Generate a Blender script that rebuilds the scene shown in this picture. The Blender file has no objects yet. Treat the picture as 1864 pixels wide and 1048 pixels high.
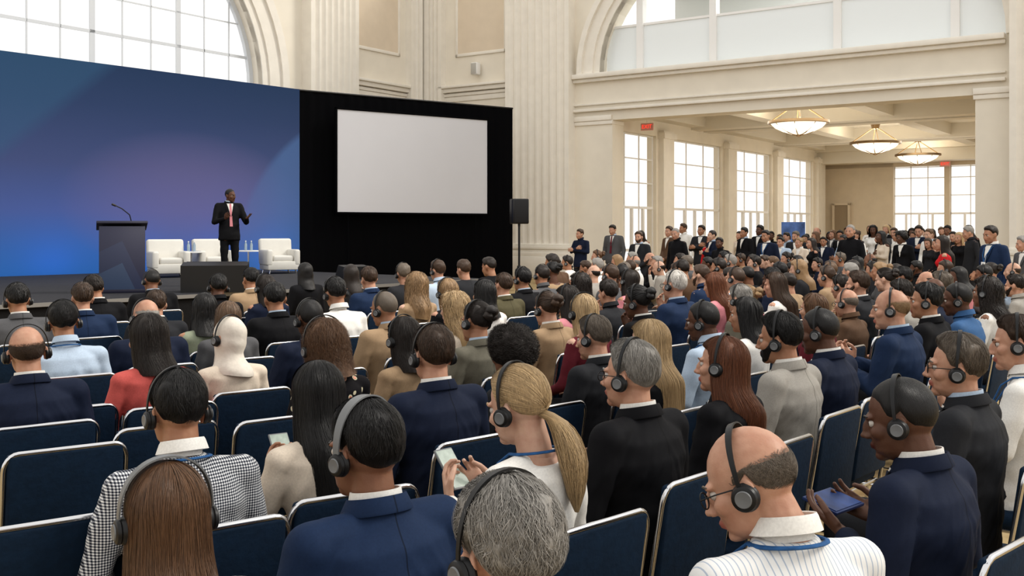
import bpy, bmesh, math, random
import numpy as np
from mathutils import Vector, Matrix, noise
from mathutils.bvhtree import BVHTree
random.seed(7); np.random.seed(7)
S=bpy.context.scene; C=S.collection
F0=1900.; CX=932.; HY=418.; HZ=1.7
R_=math.radians
def at(x,y,d): return Vector(((x-CX)/F0*d, d, HZ-(y-HY)/F0*d))
T_=Matrix.Translation
def RZ(a): return Matrix.Rotation(a,4,'Z')
def RX(a): return Matrix.Rotation(a,4,'X')
def RY(a): return Matrix.Rotation(a,4,'Y')
# ---------------------------------------------------------------- camera
cd=bpy.data.cameras.new('camera'); cam=bpy.data.objects.new('camera',cd); C.objects.link(cam)
cam.location=(0,0,HZ); cam.rotation_euler=(R_(90),0,0)
cd.sensor_width=36; cd.lens=36*F0/1864; cd.shift_y=-(524-HY)/1864; cd.clip_end=300; cd.clip_start=.05
S.camera=cam
S.view_settings.view_transform='Standard'; S.view_settings.exposure=0.18
for lk in ('Medium High Contrast','Standard - Medium High Contrast','None'):
    try: S.view_settings.look=lk; break
    except Exception: pass
# ---------------------------------------------------------------- materials
def nt(name):
    m=bpy.data.materials.new(name); m.use_nodes=True; n=m.node_tree.nodes; l=m.node_tree.links
    return m,n,l,n['Principled BSDF']
def setb(b,**k):
    for a,v in k.items():
        a=a.replace('_',' ')
        if a in b.inputs: b.inputs[a].default_value=v
def c4(c,k=1): return (min(1,c[0]*k),min(1,c[1]*k),min(1,c[2]*k),1)
MC={}
def mat(name,col,rough=.6,metal=0,spec=.3,var=0,scale=8,bump=0,bscale=None,em=None,es=0,coat=0,seam=False):
    if name in MC: return MC[name]
    m,n,l,b=nt(name)
    setb(b,Base_Color=c4(col),Roughness=rough,Metallic=metal,Specular_IOR_Level=spec)
    if coat: setb(b,Coat_Weight=coat)
    if em: setb(b,Emission_Color=c4(em),Emission_Strength=es)
    if var or bump:
        tc=n.new('ShaderNodeTexCoord'); no=n.new('ShaderNodeTexNoise'); no.inputs['Scale'].default_value=scale; no.inputs['Detail'].default_value=4
        l.new(tc.outputs['Object'],no.inputs['Vector'])
        if var:
            r=n.new('ShaderNodeValToRGB'); r.color_ramp.elements[0].position=.3; r.color_ramp.elements[1].position=.7
            r.color_ramp.elements[0].color=c4(col,1-var); r.color_ramp.elements[1].color=c4(col,1+var)
            l.new(no.outputs[0],r.inputs[0]); out=r.outputs[0]
            if seam:
                sp=n.new('ShaderNodeSeparateXYZ'); l.new(tc.outputs['Object'],sp.inputs[0])
                ab=n.new('ShaderNodeMath'); ab.operation='ABSOLUTE'; l.new(sp.outputs[0],ab.inputs[0])
                lt=n.new('ShaderNodeMath'); lt.operation='LESS_THAN'; lt.inputs[1].default_value=.0022; l.new(ab.outputs[0],lt.inputs[0])
                yb=n.new('ShaderNodeMath'); yb.operation='LESS_THAN'; yb.inputs[1].default_value=-.08; l.new(sp.outputs[1],yb.inputs[0])
                mu=n.new('ShaderNodeMath'); mu.operation='MULTIPLY'; l.new(lt.outputs[0],mu.inputs[0]); l.new(yb.outputs[0],mu.inputs[1])
                mx=n.new('ShaderNodeMix'); mx.data_type='RGBA'; l.new(mu.outputs[0],mx.inputs[0]); l.new(out,mx.inputs[6]); mx.inputs[7].default_value=c4(col,.45); out=mx.outputs[2]
            l.new(out,b.inputs['Base Color'])
        if bump:
            n2=n.new('ShaderNodeTexNoise'); n2.inputs['Scale'].default_value=bscale or scale; n2.inputs['Detail'].default_value=3
            l.new(tc.outputs['Object'],n2.inputs['Vector'])
            bp=n.new('ShaderNodeBump'); bp.inputs['Strength'].default_value=bump; bp.inputs['Distance'].default_value=.02
            l.new(n2.outputs[0],bp.inputs['Height']); l.new(bp.outputs[0],b.inputs['Normal'])
    MC[name]=m; return m
GC=dict(navy=(.012,.018,.040),navyblue=(.015,.031,.074),black=(.008,.008,.010),charcoal=(.025,.026,.030),grey=(.10,.10,.105),lightgrey=(.33,.31,.28),
 white=(.76,.74,.70),cream=(.66,.57,.47),coral=(.58,.125,.11),tan=(.34,.24,.15),ltblue=(.44,.53,.64),denim=(.055,.13,.27),red=(.50,.02,.025),
 pink=(.58,.24,.27),sage=(.28,.31,.23),teal=(.04,.18,.21),maroon=(.13,.02,.03),olive=(.09,.08,.045),tweed=(.15,.14,.11),brown=(.11,.065,.04))
def garment(col,pat=None,seam=False):
    key='cloth_'+col+(pat or '')+('_tailored' if seam else '')
    if key in MC: return MC[key]
    if not pat: return mat(key,GC[col],.78,0,.2,var=.07,scale=160,bump=.14 if seam else .22,bscale=9 if seam else 12,seam=seam)
    m,n,l,b=nt(key); setb(b,Roughness=.85,Specular_IOR_Level=.15)
    tc=n.new('ShaderNodeTexCoord'); sp=n.new('ShaderNodeSeparateXYZ'); l.new(tc.outputs['Object'],sp.inputs[0])
    def math_(op,a,v):
        k=n.new('ShaderNodeMath'); k.operation=op
        for i,q in enumerate((a,v)):
            if q is None: continue
            if isinstance(q,(int,float)): k.inputs[i].default_value=q
            else: l.new(q,k.inputs[i])
        return k.outputs[0]
    def stripe(o,f,th=.5): return math_('GREATER_THAN',math_('FRACT',math_('MULTIPLY',o,f),None),th)
    r=n.new('ShaderNodeValToRGB'); r.color_ramp.interpolation='CONSTANT'
    e=r.color_ramp.elements
    if pat=='gingham':
        s=math_('ADD',stripe(sp.outputs[0],120),stripe(sp.outputs[2],120)); v=math_('MULTIPLY',s,.5)
        e[0].color=(.72,.72,.71,1); e[1].color=(.014,.016,.024,1); e[1].position=.9
        x=e.new(.3); x.color=(.22,.23,.26,1)
        l.new(v,r.inputs[0])
    elif pat=='stripe':
        v=stripe(sp.outputs[0],72,.80); e[0].color=(.74,.735,.72,1); e[1].color=(.42,.47,.55,1); e[1].position=.5; l.new(v,r.inputs[0])
    else:
        vo=n.new('ShaderNodeTexVoronoi'); vo.inputs['Scale'].default_value=24; l.new(tc.outputs['Object'],vo.inputs['Vector'])
        no=n.new('ShaderNodeTexNoise'); no.inputs['Scale'].default_value=30; l.new(tc.outputs['Object'],no.inputs['Vector'])
        v=math_('ADD',math_('MULTIPLY',vo.outputs['Distance'],.9),math_('MULTIPLY',no.outputs[0],.35))
        e[0].color=(.75,.5,.42,1); e[1].position=.48; e[1].color=(.012,.011,.013,1)
        x=e.new(.28); x.color=(.62,.2,.13,1); x=e.new(.36); x.color=(.55,.5,.36,1)
        l.new(v,r.inputs[0])
    l.new(r.outputs[0],b.inputs['Base Color']); MC[key]=m; return m
SK=dict(w=(.50,.305,.22),p=(.57,.385,.295),t=(.38,.215,.138),m=(.22,.115,.072),b=(.12,.061,.039))
def skin(k):
    key='skin_'+k
    if key in MC: return MC[key]
    m,n,l,b=nt(key); c=SK[k]; setb(b,Roughness=.5,Specular_IOR_Level=.38)
    tc=n.new('ShaderNodeTexCoord'); no=n.new('ShaderNodeTexNoise'); no.inputs['Scale'].default_value=22; no.inputs['Detail'].default_value=5; l.new(tc.outputs['Object'],no.inputs['Vector'])
    r=n.new('ShaderNodeValToRGB'); r.color_ramp.elements[0].position=.3; r.color_ramp.elements[1].position=.7; r.color_ramp.elements[0].color=c4((c[0]*.86,c[1]*.74,c[2]*.70)); r.color_ramp.elements[1].color=c4((c[0]*1.08,c[1]*1.06,c[2]*1.04))
    l.new(no.outputs[0],r.inputs[0])
    n2=n.new('ShaderNodeTexNoise'); n2.inputs['Scale'].default_value=240; l.new(tc.outputs['Object'],n2.inputs['Vector']); bp=n.new('ShaderNodeBump'); bp.inputs['Strength'].default_value=.15; bp.inputs['Distance'].default_value=.003; l.new(n2.outputs[0],bp.inputs['Height']); l.new(bp.outputs[0],b.inputs['Normal'])
    at_=n.new('ShaderNodeAttribute'); at_.attribute_name='lip'
    mx=n.new('ShaderNodeMix'); mx.data_type='RGBA'; l.new(at_.outputs['Fac'],mx.inputs[0]); l.new(r.outputs[0],mx.inputs[6])
    mx.inputs[7].default_value=c4((c[0]*.72,c[1]*.42,c[2]*.45)); l.new(mx.outputs[2],b.inputs['Base Color'])
    try: setb(b,Subsurface_Weight=.08); b.inputs['Subsurface Radius'].default_value=(.02,.008,.004)
    except Exception: pass
    MC[key]=m; return m
HC=dict(black=(.009,.008,.008),dark=(.019,.013,.010),brown=(.052,.030,.018),ltbrown=(.13,.078,.045),auburn=(.12,.062,.031),red=(.145,.053,.024),
 blonde=(.44,.31,.17),sandy=(.28,.18,.095),grey=(.25,.235,.215),greybrown=(.13,.105,.082),white=(.53,.50,.46))
def hairmat(k):
    key='hair_'+k
    if key in MC: return MC[key]
    m,n,l,b=nt(key); c=HC[k]; setb(b,Roughness=.40,Specular_IOR_Level=.4)
    uv=n.new('ShaderNodeUVMap'); mp=n.new('ShaderNodeMapping'); mp.inputs['Scale'].default_value=(46,1.6,1); l.new(uv.outputs[0],mp.inputs[0])
    no=n.new('ShaderNodeTexNoise'); no.inputs['Scale'].default_value=4; no.inputs['Detail'].default_value=4; l.new(mp.outputs[0],no.inputs['Vector'])
    ge=n.new('ShaderNodeNewGeometry')
    ad=n.new('ShaderNodeMath'); ad.operation='MULTIPLY_ADD'; ad.inputs[1].default_value=.38; l.new(ge.outputs['Random Per Island'],ad.inputs[0])
    s2=n.new('ShaderNodeMath'); s2.operation='SUBTRACT'; s2.inputs[1].default_value=.2; l.new(no.outputs[0],s2.inputs[0]); l.new(s2.outputs[0],ad.inputs[2])
    r=n.new('ShaderNodeValToRGB'); e=r.color_ramp.elements; e[0].position=.22; e[1].position=.75; e[0].color=c4(c,.5); e[1].color=c4(c,1.5)
    l.new(ad.outputs[0],r.inputs[0]); l.new(r.outputs[0],b.inputs['Base Color'])
    bp=n.new('ShaderNodeBump'); bp.inputs['Strength'].default_value=.4; bp.inputs['Distance'].default_value=.008; l.new(no.outputs[0],bp.inputs['Height']); l.new(bp.outputs[0],b.inputs['Normal'])
    MC[key]=m; return m
def eyemat():
    if 'eye' in MC: return MC['eye']
    m,n,l,b=nt('eye'); setb(b,Roughness=.15)
    tc=n.new('ShaderNodeTexCoord'); sp=n.new('ShaderNodeSeparateXYZ'); l.new(tc.outputs['Object'],sp.inputs[0])
    r=n.new('ShaderNodeValToRGB'); r.color_ramp.interpolation='CONSTANT'; e=r.color_ramp.elements
    mu=n.new('ShaderNodeMath'); mu.operation='MULTIPLY'; mu.inputs[1].default_value=80; l.new(sp.outputs[1],mu.inputs[0]); l.new(mu.outputs[0],r.inputs[0])
    e[0].color=(.50,.46,.42,1); e[1].position=.62; e[1].color=(.03,.015,.008,1); l.new(r.outputs[0],b.inputs['Base Color'])
    MC['eye']=m; return m
M_wall=mat('cream_plaster',(.80,.745,.645),.8,0,.2,var=.03,scale=1.5)
M_panel=mat('beige_panel_paint',(.72,.62,.495),.8,0,.2,var=.03,scale=2)
M_trim=mat('pale_stone_trim',(.83,.785,.705),.7,0,.25,var=.03,scale=3)
M_ceil=mat('annex_ceiling_paint',(.74,.70,.62),.8)
M_beige=mat('tan_wall_paint',(.60,.52,.41),.8,var=.04,scale=2)
M_frame=mat('window_frame_paint',(.86,.85,.83),.6)
M_steel=mat('pale_window_bars',(.66,.68,.70),.6)
M_chrome=mat('chrome_tube',(.66,.66,.67),.18,1)
M_navyv=mat('navy_chair_vinyl',(.007,.021,.045),.72,0,.2,var=.15,scale=30,bump=.1,bscale=60)
M_black=mat('black_plastic',(.012,.012,.013),.4,0,.4)
M_grey=mat('headset_grey',(.16,.165,.17),.4,0,.5)
M_shoe=mat('black_leather_shoe',(.012,.011,.010),.35)
M_lany=mat('blue_lanyard_ribbon',(.025,.10,.25),.7,var=.2,scale=60)
M_card=mat('white_card',(.8,.8,.78),.6)
M_gold=mat('bronze_metal',(.30,.21,.12),.35,1)
# ---------------------------------------------------------------- mesh builders
class B:
    def __init__(s): s.V=[];s.F=[];s.I=[]
    def add(s,V,F,mi=0):
        n=len(s.V); s.V+=[tuple(v) for v in V]; s.F+=[tuple(i+n for i in f) for f in F]; s.I+=[mi]*len(F); return s
    def box(s,c,d,bev=0,R=None,mi=0,seg=2):
        bm=bmesh.new(); bmesh.ops.create_cube(bm,size=1)
        for v in bm.verts: v.co=Vector((v.co.x*d[0],v.co.y*d[1],v.co.z*d[2]))
        if bev: bmesh.ops.bevel(bm,geom=bm.edges[:],offset=bev,segments=seg,profile=.5,affect='EDGES')
        bm.verts.index_update(); c=Vector(c)
        V=[((R@v.co) if R else v.co)+c for v in bm.verts]; F=[[v.index for v in f.verts] for f in bm.faces]; bm.free()
        return s.add(V,F,mi)
    def span(s,a,b,bev=0,mi=0):
        return s.box([(a[i]+b[i])/2 for i in range(3)],[abs(b[i]-a[i]) for i in range(3)],bev,None,mi)
    def tube(s,pts,r,n=8,closed=False,mi=0,flat=None):
        pts=[Vector(p) for p in pts]; N=len(pts); V=[];F=[]
        rr=r if isinstance(r,(list,tuple)) else [r]*N
        up=None
        for i,p in enumerate(pts):
            a=pts[(i-1)%N] if (closed or i>0) else p; b=pts[(i+1)%N] if (closed or i<N-1) else p
            t=(b-a).normalized()
            if up is None:
                up=Vector((0,0,1)) if abs(t.z)<.9 else Vector((0,1,0))
            x=t.cross(up)
            if x.length<1e-4: x=t.cross(Vector((1,0.3,0)))
            x.normalize(); up=x.cross(t).normalized()
            for k in range(n):
                an=2*math.pi*k/n; q=x*math.cos(an)*rr[i]+up*math.sin(an)*rr[i]*(flat or 1); V.append(p+q)
        M=N if closed else N-1
        for i in range(M):
            for k in range(n):
                j=(i+1)%N; F.append((i*n+k,i*n+(k+1)%n,j*n+(k+1)%n,j*n+k))
        if not closed: F.append(tuple(range(n-1,-1,-1))); F.append(tuple((N-1)*n+k for k in range(n)))
        return s.add(V,F,mi)
    def lathe(s,prof,c=(0,0,0),n=24,mi=0,M=None):
        V=[];F=[]; m=len(prof)
        for r,z in prof:
            for k in range(n):
                a=2*math.pi*k/n; v=Vector((r*math.cos(a),r*math.sin(a),z))
                if M: v=M@v
                V.append(v+Vector(c))
        for i in range(m-1):
            for k in range(n): F.append((i*n+k,i*n+(k+1)%n,(i+1)*n+(k+1)%n,(i+1)*n+k))
        return s.add(V,F,mi)
    def prism(s,poly,q0,q1,mapf,mi=0):
        n=len(poly); V=[mapf(p,q0,z) for p,z in poly]+[mapf(p,q1,z) for p,z in poly]
        F=[tuple(range(n)),tuple(range(2*n-1,n-1,-1))]+[(i,(i+1)%n,n+(i+1)%n,n+i) for i in range(n)]
        return s.add(V,F,mi)
    def mesh(s,name,nm=1,smooth=True):
        me=bpy.data.meshes.new(name); me.from_pydata(s.V,[],s.F)
        for _ in range(nm): me.materials.append(None)
        me.polygons.foreach_set('material_index',s.I)
        bm=bmesh.new(); bm.from_mesh(me); bmesh.ops.recalc_face_normals(bm,faces=bm.faces); bm.to_mesh(me); bm.free()
        if smooth:
            me.polygons.foreach_set('use_smooth',[True]*len(me.polygons)); me.set_sharp_from_angle(angle=R_(38))
        me.update(); return me
    def obj(s,name,mats,parent=None,M=None,smooth=True):
        mats=mats if isinstance(mats,(list,tuple)) else [mats]
        return inst(name,s.mesh(name,len(mats),smooth),mats,parent,M)
def inst(name,me,mats,parent=None,M=None):
    o=bpy.data.objects.new(name,me); C.objects.link(o)
    mats=mats if isinstance(mats,(list,tuple)) else [mats]
    for i,m in enumerate(mats):
        o.material_slots[i].link='OBJECT'; o.material_slots[i].material=m
    if parent: o.parent=parent
    if M is not None: o.matrix_basis=M
    return o
def tag(o,label,cat,group=None):
    o['label']=label; o['category']=cat
    if group: o['group']=group
    return o
def struct(o): o['kind']='structure'; return o
def empty(name,loc,rz=0,sc=1):
    o=bpy.data.objects.new(name,None); C.objects.link(o); o.location=loc; o.rotation_euler=(0,0,rz); o.scale=(sc,sc,sc); o.empty_display_size=.2; return o
# ================================================================= SETTING (hall frame)
HA=math.atan2(-.572,.82); HM=T_((-3.5,41,0))@RZ(HA); HMI=HM.inverted()
def hp(x,y,z): return HM@Vector((x,y,z))
fac=lambda p,q,z:(p,q,z)
lef=lambda p,q,z:(-q,-p,z)
def mfloor():
    m,n,l,b=nt('patterned_carpet'); setb(b,Roughness=.9,Specular_IOR_Level=.1)
    tc=n.new('ShaderNodeTexCoord'); vo=n.new('ShaderNodeTexVoronoi'); vo.inputs['Scale'].default_value=2.2; l.new(tc.outputs['Object'],vo.inputs['Vector'])
    no=n.new('ShaderNodeTexNoise'); no.inputs['Scale'].default_value=5; l.new(tc.outputs['Object'],no.inputs['Vector'])
    ad=n.new('ShaderNodeMath'); ad.operation='ADD'; l.new(vo.outputs['Distance'],ad.inputs[0]); l.new(no.outputs[0],ad.inputs[1])
    r=n.new('ShaderNodeValToRGB'); e=r.color_ramp.elements; e[0].position=.5; e[1].position=1.0; e[0].color=(.16,.10,.045,1); e[1].color=(.42,.32,.18,1); x=e.new(.75); x.color=(.30,.21,.11,1)
    l.new(ad.outputs[0],r.inputs[0]); l.new(r.outputs[0],b.inputs['Base Color']); return m
b=B(); b.span((-1.2,-60,-.2),(40,24.6,0)); struct(b.obj('floor',mfloor(),None,HM,False))
def arch_pts(pc,a,bb,zs,n=36): return [(pc-a*math.cos(math.pi*i/n), zs+bb*math.sin(math.pi*i/n)) for i in range(n+1)]
def arch_wall(b,p0,p1,ztop,pc,a,bb,zs,zsill,q0,q1,mp):
    pts=arch_pts(pc,a,bb,zs)
    b.prism([(p0,zsill),(pc-a,zsill),(pc-a,ztop),(p0,ztop)],q0,q1,mp)
    b.prism([(pc+a,zsill),(p1,zsill),(p1,ztop),(pc+a,ztop)],q0,q1,mp)
    for (x0,z0),(x1,z1) in zip(pts,pts[1:]): b.prism([(x0,z0),(x1,z1),(x1,ztop),(x0,ztop)],q0,q1,mp)
def archivolt(b,pc,a,bb,zs,zsill,w0,w1,q0,q1,mp):
    A=arch_pts(pc,a+w0,bb+w0,zs); D=arch_pts(pc,a+w1,bb+w1,zs)
    for i in range(len(A)-1): b.prism([A[i],A[i+1],D[i+1],D[i]],q0,q1,mp)
    for sg in (-1,1): b.prism([(pc+sg*(a+w0),zsill),(pc+sg*(a+w1),zsill),(pc+sg*(a+w1),zs),(pc+sg*(a+w0),zs)],q0,q1,mp)
def pilaster(name,p0,p1,proj,z0,z1,mp,nf):
    b=B(); m=.14; w=(p1-p0-2*m)/nf
    prof=[(p0,-proj)]
    for k in range(nf):
        s=p0+m+k*w
        for j in range(7):
            a=math.pi*j/6; prof.append((s+w*.12+w*.76*j/6,-proj+.10*math.sin(a)))
    prof.append((p1,-proj)); prof.append((p1,.0)); prof.insert(0,(p0,.0))
    n=len(prof); V=[mp(p,q,z0) for p,q in prof]+[mp(p,q,z1) for p,q in prof]
    F=[(i,(i+1)%n,n+(i+1)%n,n+i) for i in range(n)]+[tuple(range(n)),tuple(range(n,2*n))]
    b.add(V,F)
    for (za,zb,o) in ((0,.75,.18),(.75,.92,.14),(.92,1.0,.08),(1.0,1.12,.12),(1.12,1.2,.05)):
        c=[mp(p0-o,-proj-o,za),mp(p1+o,0,zb)]; b.span(c[0],c[1],.02)
    return struct(b.obj(name,M_trim,None,HM,True))
b=B(); PC=8.2+6.6; arch_wall(b,0,30,14,PC,6.6,5.6,6.4,0,0,.7,lef)
b.prism([(PC-6.6,0),(PC+6.6,0),(PC+6.6,4.2),(PC-6.6,4.2)],0,.7,lef)
struct(b.obj('wall_left',M_wall,None,HM))
b=B(); archivolt(b,PC,6.6,5.6,6.4,4.2,0,.25,-.04,.2,lef); archivolt(b,PC,6.6,5.6,6.4,4.2,.25,.75,-.10,.1,lef); archivolt(b,PC,6.6,5.6,6.4,4.2,.75,1.05,-.18,.05,lef)
struct(b.obj('trim_1',M_trim,None,HM))
def arch_window(name,pc,a,bb,zs,zsill,q,mp,step,hstep,thick,m_):
    b=B(); k=0; p=pc-a+step
    while p<pc+a-.05:
        zt=zs+bb*math.sqrt(max(0,1-((p-pc)/a)**2)); w=.085 if k%thick==thick-1 else .02
        b.span(mp(p-w,q-.02,zsill),mp(p+w,q+.02,zt)); p+=step; k+=1
    z=zsill
    k=0
    while z<zs+bb:
        h=a if z<=zs else a*math.sqrt(max(0,1-((z-zs)/bb)**2)); w=.045 if k%3==0 else .02
        b.span(mp(pc-h,q-.02,z-w),mp(pc+h,q+.02,z+w)); z+=hstep; k+=1
    archivolt(b,pc,a-.16,bb-.16,zs,zsill,0,.16,q-.07,q+.07,mp)
    return struct(b.obj(name,m_,None,HM))
arch_window('window_1',PC,6.6,5.6,6.4,4.2,.50,lef,.98,1.05,3,M_steel)
pilaster('trim_2',4.1,6.45,.45,0,14,lef,7)
pilaster('trim_3',.0,1.05,.3,0,14,lef,3)
def panel(b,p0,p1,z0,z1,mp,w=.12):
    for a_,c_ in (((p0,z0),(p1,z0+w)),((p0,z1-w),(p1,z1)),((p0,z0),(p0+w,z1)),((p1-w,z0),(p1,z1))):
        b.span(mp(a_[0],-.06,a_[1]),mp(c_[0],.0,c_[1]),.02)
b=B(); b.span(lef(1.5,-.035,8.4),lef(3.7,0,12.5)); struct(b.obj('trim_4',M_panel,None,HM))
b=B(); panel(b,1.4,3.8,8.3,12.6,lef); struct(b.obj('trim_5',M_trim,None,HM))
def cornice(b,p0,p1,z,mp):
    for dz,h,o in ((-.55,.2,.05),(-.35,.12,.10),(-.2,.16,.2),(-.04,.1,.30)):
        b.span(mp(p0,-o,z+dz),mp(p1,0,z+dz+h),.02)
b=B(); cornice(b,1.05,4.1,7.15,lef); cornice(b,0.95,4.27,7.15,fac); struct(b.obj('trim_6',M_trim,None,HM))
AC=14.5; AA=6.5
b=B(); arch_wall(b,0,40,14,AC,AA,4.6,7.25,7.05,0,.8,fac)
b.prism([(0,0),(8.5,0),(8.5,7.05),(0,7.05)],0,.8,fac); b.prism([(20.2,0),(40,0),(40,7.05),(20.2,7.05)],0,.8,fac); b.prism([(8.5,5.5),(20.2,5.5),(20.2,7.05),(8.5,7.05)],0,.8,fac)
struct(b.obj('wall_back',M_wall,None,HM))
b=B(); archivolt(b,AC,AA,4.6,7.25,7.15,0,.22,-.05,.3,fac); archivolt(b,AC,AA,4.6,7.25,7.15,.22,.6,-.14,.1,fac); archivolt(b,AC,AA,4.6,7.25,7.15,.6,.8,-.26,.1,fac)
b.span((7,-.30,6.98),(21,.0,7.15),.03); b.span((7,-.18,6.86),(21,0,6.98),.02); b.span((7,-.10,6.05),(21,0,6.12),.02); b.span((7,-.16,5.83),(21,0,5.93),.02)
b.span((7.0,-.1,5.5),(8.5,.0,5.68),.02); b.span((7.0,-.06,5.36),(8.52,.82,5.5),.02); b.span((20.15,-.06,5.36),(21.1,.82,5.5),.02); b.span((20.15,-.1,5.5),(21.1,0,5.68),.02)
struct(b.obj('trim_7',M_trim,None,HM))
pilaster('trim_8',4.27,7.0,.45,0,14,fac,8)
pilaster('trim_9',21.15,24,.45,0,14,fac,8)
pilaster('trim_10',.3,1.15,.3,0,14,fac,3)
b=B(); b.span((1.75,-.035,8.4),(4.0,0,12.5)); struct(b.obj('trim_11',M_panel,None,HM))
b=B(); panel(b,1.65,4.05,8.3,12.6,fac); struct(b.obj('trim_12',M_trim,None,HM))
b=B()
for p in (9.4,12.1,16.2,19.6):
    zt=7.25+4.6*math.sqrt(max(0,1-((p-AC)/AA)**2)); b.span((p-.12,.3,7.05),(p+.12,.6,zt))
b.span((8,.38,8.72),(21,.5,8.8)); struct(b.obj('window_2',M_frame,None,HM))
M_frost=mat('frosted_glass',(.84,.88,.89),.3,0,.5)
b=B(); b.span((8.05,.42,7.1),(20.95,.46,8.72)); struct(b.obj('trim_13',M_frost,None,HM))
b=B(); b.span((6.5,9,6.9),(24,9.3,14)); b.span((6.5,.8,11.9),(24,9.3,12.2)); b.span((6.5,.8,6.6),(24,9.3,6.9))
for y in (2.5,4.7,6.9): b.span((6.5,y,11.3),(24,y+.5,11.9))
for x in (10,14.5,19): b.span((x,.8,11.5),(x+.5,9,11.9))
struct(b.obj('wall_gallery',mat('gallery_paint',(.66,.67,.65),.8),None,HM))
WY=[(.9,4.3),(5.6,10.5),(11.8,16.3),(17.5,22.2)]
b=B(); ys=[.8]+[v for w in WY for v in w]+[24.3]
for i in range(0,len(ys),2): b.span((7.6,ys[i],0),(8.0,ys[i+1],6.6))
for y0,y1 in WY: b.span((7.6,y0,5.28),(8.0,y1,6.6))
struct(b.obj('wall_annex_left',M_wall,None,HM))
b=B()
for y0,y1 in ((4.5,5.4),(10.7,11.6),(16.5,17.3),(22.4,23.5)): b.span((8.0,y0,0),(8.22,y1,5.5)); b.span((8.0,y0-.08,5.2),(8.30,y1+.08,5.42))
struct(b.obj('trim_14',M_trim,None,HM))
def big_window(name,axis,c,p0,p1,z1,nv):
    mp=(lambda p,q,z:(c+q,p,z)) if axis=='y' else (lambda p,q,z:(p,c+q,z))
    b=B(); zs=[.1,2.55,3.45,4.35]
    for i in range(nv+1):
        p=p0+(p1-p0)*i/nv; w=.05 if i in (0,nv) else .022; b.span(mp(p-w,-.02,0),mp(p+w,.02,z1))
    for z in zs+[z1-.05]: b.span(mp(p0,-.02,z-.022 if z!=2.55 else z-.07),mp(p1,.02,z+.022))
    m_=(p0+p1)/2; w=min(.95,(p1-p0)*.26)
    for s in (-1,0,1): b.span(mp(m_+s*w-.055,-.05,0),mp(m_+s*w+.055,.05,2.5))
    b.span(mp(m_-w,-.05,.9),mp(m_+w,.05,1.0))
    return struct(b.obj(name,M_frame,None,HM))
for i,(y0,y1) in enumerate(WY): big_window('window_%d'%(i+3),'y',7.85,y0,y1,5.28,3)
b=B(); xs=[7.6,11.6,14.1,14.35,17.2,24]
for i in range(0,6,2): b.span((xs[i],24,0),(xs[i+1],24.4,6.6))
b.span((7.6,24,4.95),(24,24.4,6.6)); struct(b.obj('wall_annex_far',M_beige,None,HM))
big_window('window_7','x',24.2,11.6,14.1,4.95,3); big_window('window_8','x',24.2,14.35,17.2,4.95,3)
b=B(); b.span((8.6,23.85,0),(9.3,24.02,3.0)); struct(b.obj('door_1',mat('shadowed_doorway',(.30,.24,.17),.7),None,HM))
b=B(); b.span((8.48,23.8,0),(8.6,24.0,3.1)); b.span((9.3,23.8,0),(9.42,24.0,3.1)); b.span((8.48,23.8,3.0),(9.42,24.0,3.12)); struct(b.obj('trim_15',M_beige,None,HM))
b=B(); b.span((7.6,.8,6.35),(24,24.4,6.6))
for y in (1.0,7.4,8.6,16.6,17.6,22.4): b.span((8,y,5.75),(24,y+.7,6.35))
for x in (8,11.2,15.4,19.5): b.span((x,.8,5.85),(x+.6,24.4,6.35))
b.span((8,22.8,5.15),(24,24,6.35))
struct(b.obj('ceiling',M_ceil,None,HM))
for k,(x,y,lab) in enumerate(((17.6,4.2,'slotted air grille in the annex ceiling nearest the opening'),(17.8,13.2,'slotted air grille in the annex ceiling beyond the second lamp'))):
    r=empty('air_grille',hp(x,y,6.33),HA); tag(r,lab,'vent','annex ceiling grilles')
    bb=B(); bb.box((0,0,-.02),(.9,.5,.03),.005); bb.obj('grille_frame',M_frame,r)
    bb=B(); [bb.box((0,-.18+.06*i,-.04),(.8,.02,.012)) for i in range(7)]; bb.obj('slats',M_black,r)
def text_mesh(t,size):
    cu=bpy.data.curves.new('t','FONT'); cu.body=t; cu.size=size; cu.extrude=.004; cu.align_x='CENTER'; cu.align_y='CENTER'
    o=bpy.data.objects.new('t',cu); C.objects.link(o); dg=bpy.context.evaluated_depsgraph_get(); me=bpy.data.meshes.new_from_object(o.evaluated_get(dg)); bpy.data.objects.remove(o)
    me.materials.clear(); me.materials.append(None); return me
M_redem=mat('exit_red',(.6,.03,.02),.5,em=(1,.08,.05),es=.8)
for (x,y,z,rz,lab) in ((8.6,2.4,5.45,HA,'red EXIT sign hung above the first annex window'),(14.2,23.7,5.0,HA,'small red EXIT sign above the far glass doors')):
    r=empty('exit_sign',hp(x,y,z),rz); tag(r,lab,'sign','exit signs')
    bb=B(); bb.box((0,0,0),(.5,.06,.26),.01); bb.obj('case',mat('sign_case',(.75,.4,.36),.5),r)
    inst('letters',text_mesh('EXIT',.2),M_redem,r,T_((0,-.035,0))@RX(R_(90)))
    bb=B(); bb.tube([(0,0,.12),(0,0,.5)],.012); bb.obj('hanger',M_frame,r)
r=empty('wall_loudspeaker',hp(2.75,-.12,7.75),HA); tag(r,'small white box loudspeaker fixed on the wall left of the tall column','loudspeaker')
bb=B(); bb.box((0,-.1,0),(.3,.26,.46),.04); bb.obj('cabinet',M_frame,r); bb=B(); bb.box((0,-.235,0),(.24,.02,.4),.008); bb.obj('grille',mat('pale_grille',(.5,.48,.44),.6),r); bb=B(); bb.box((0,.06,0),(.08,.12,.08)); bb.obj('bracket',M_frame,r)
M_alab=mat('alabaster_glow',(.86,.80,.68),.5,em=(1,.92,.76),es=.75,var=.1,scale=3)
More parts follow.
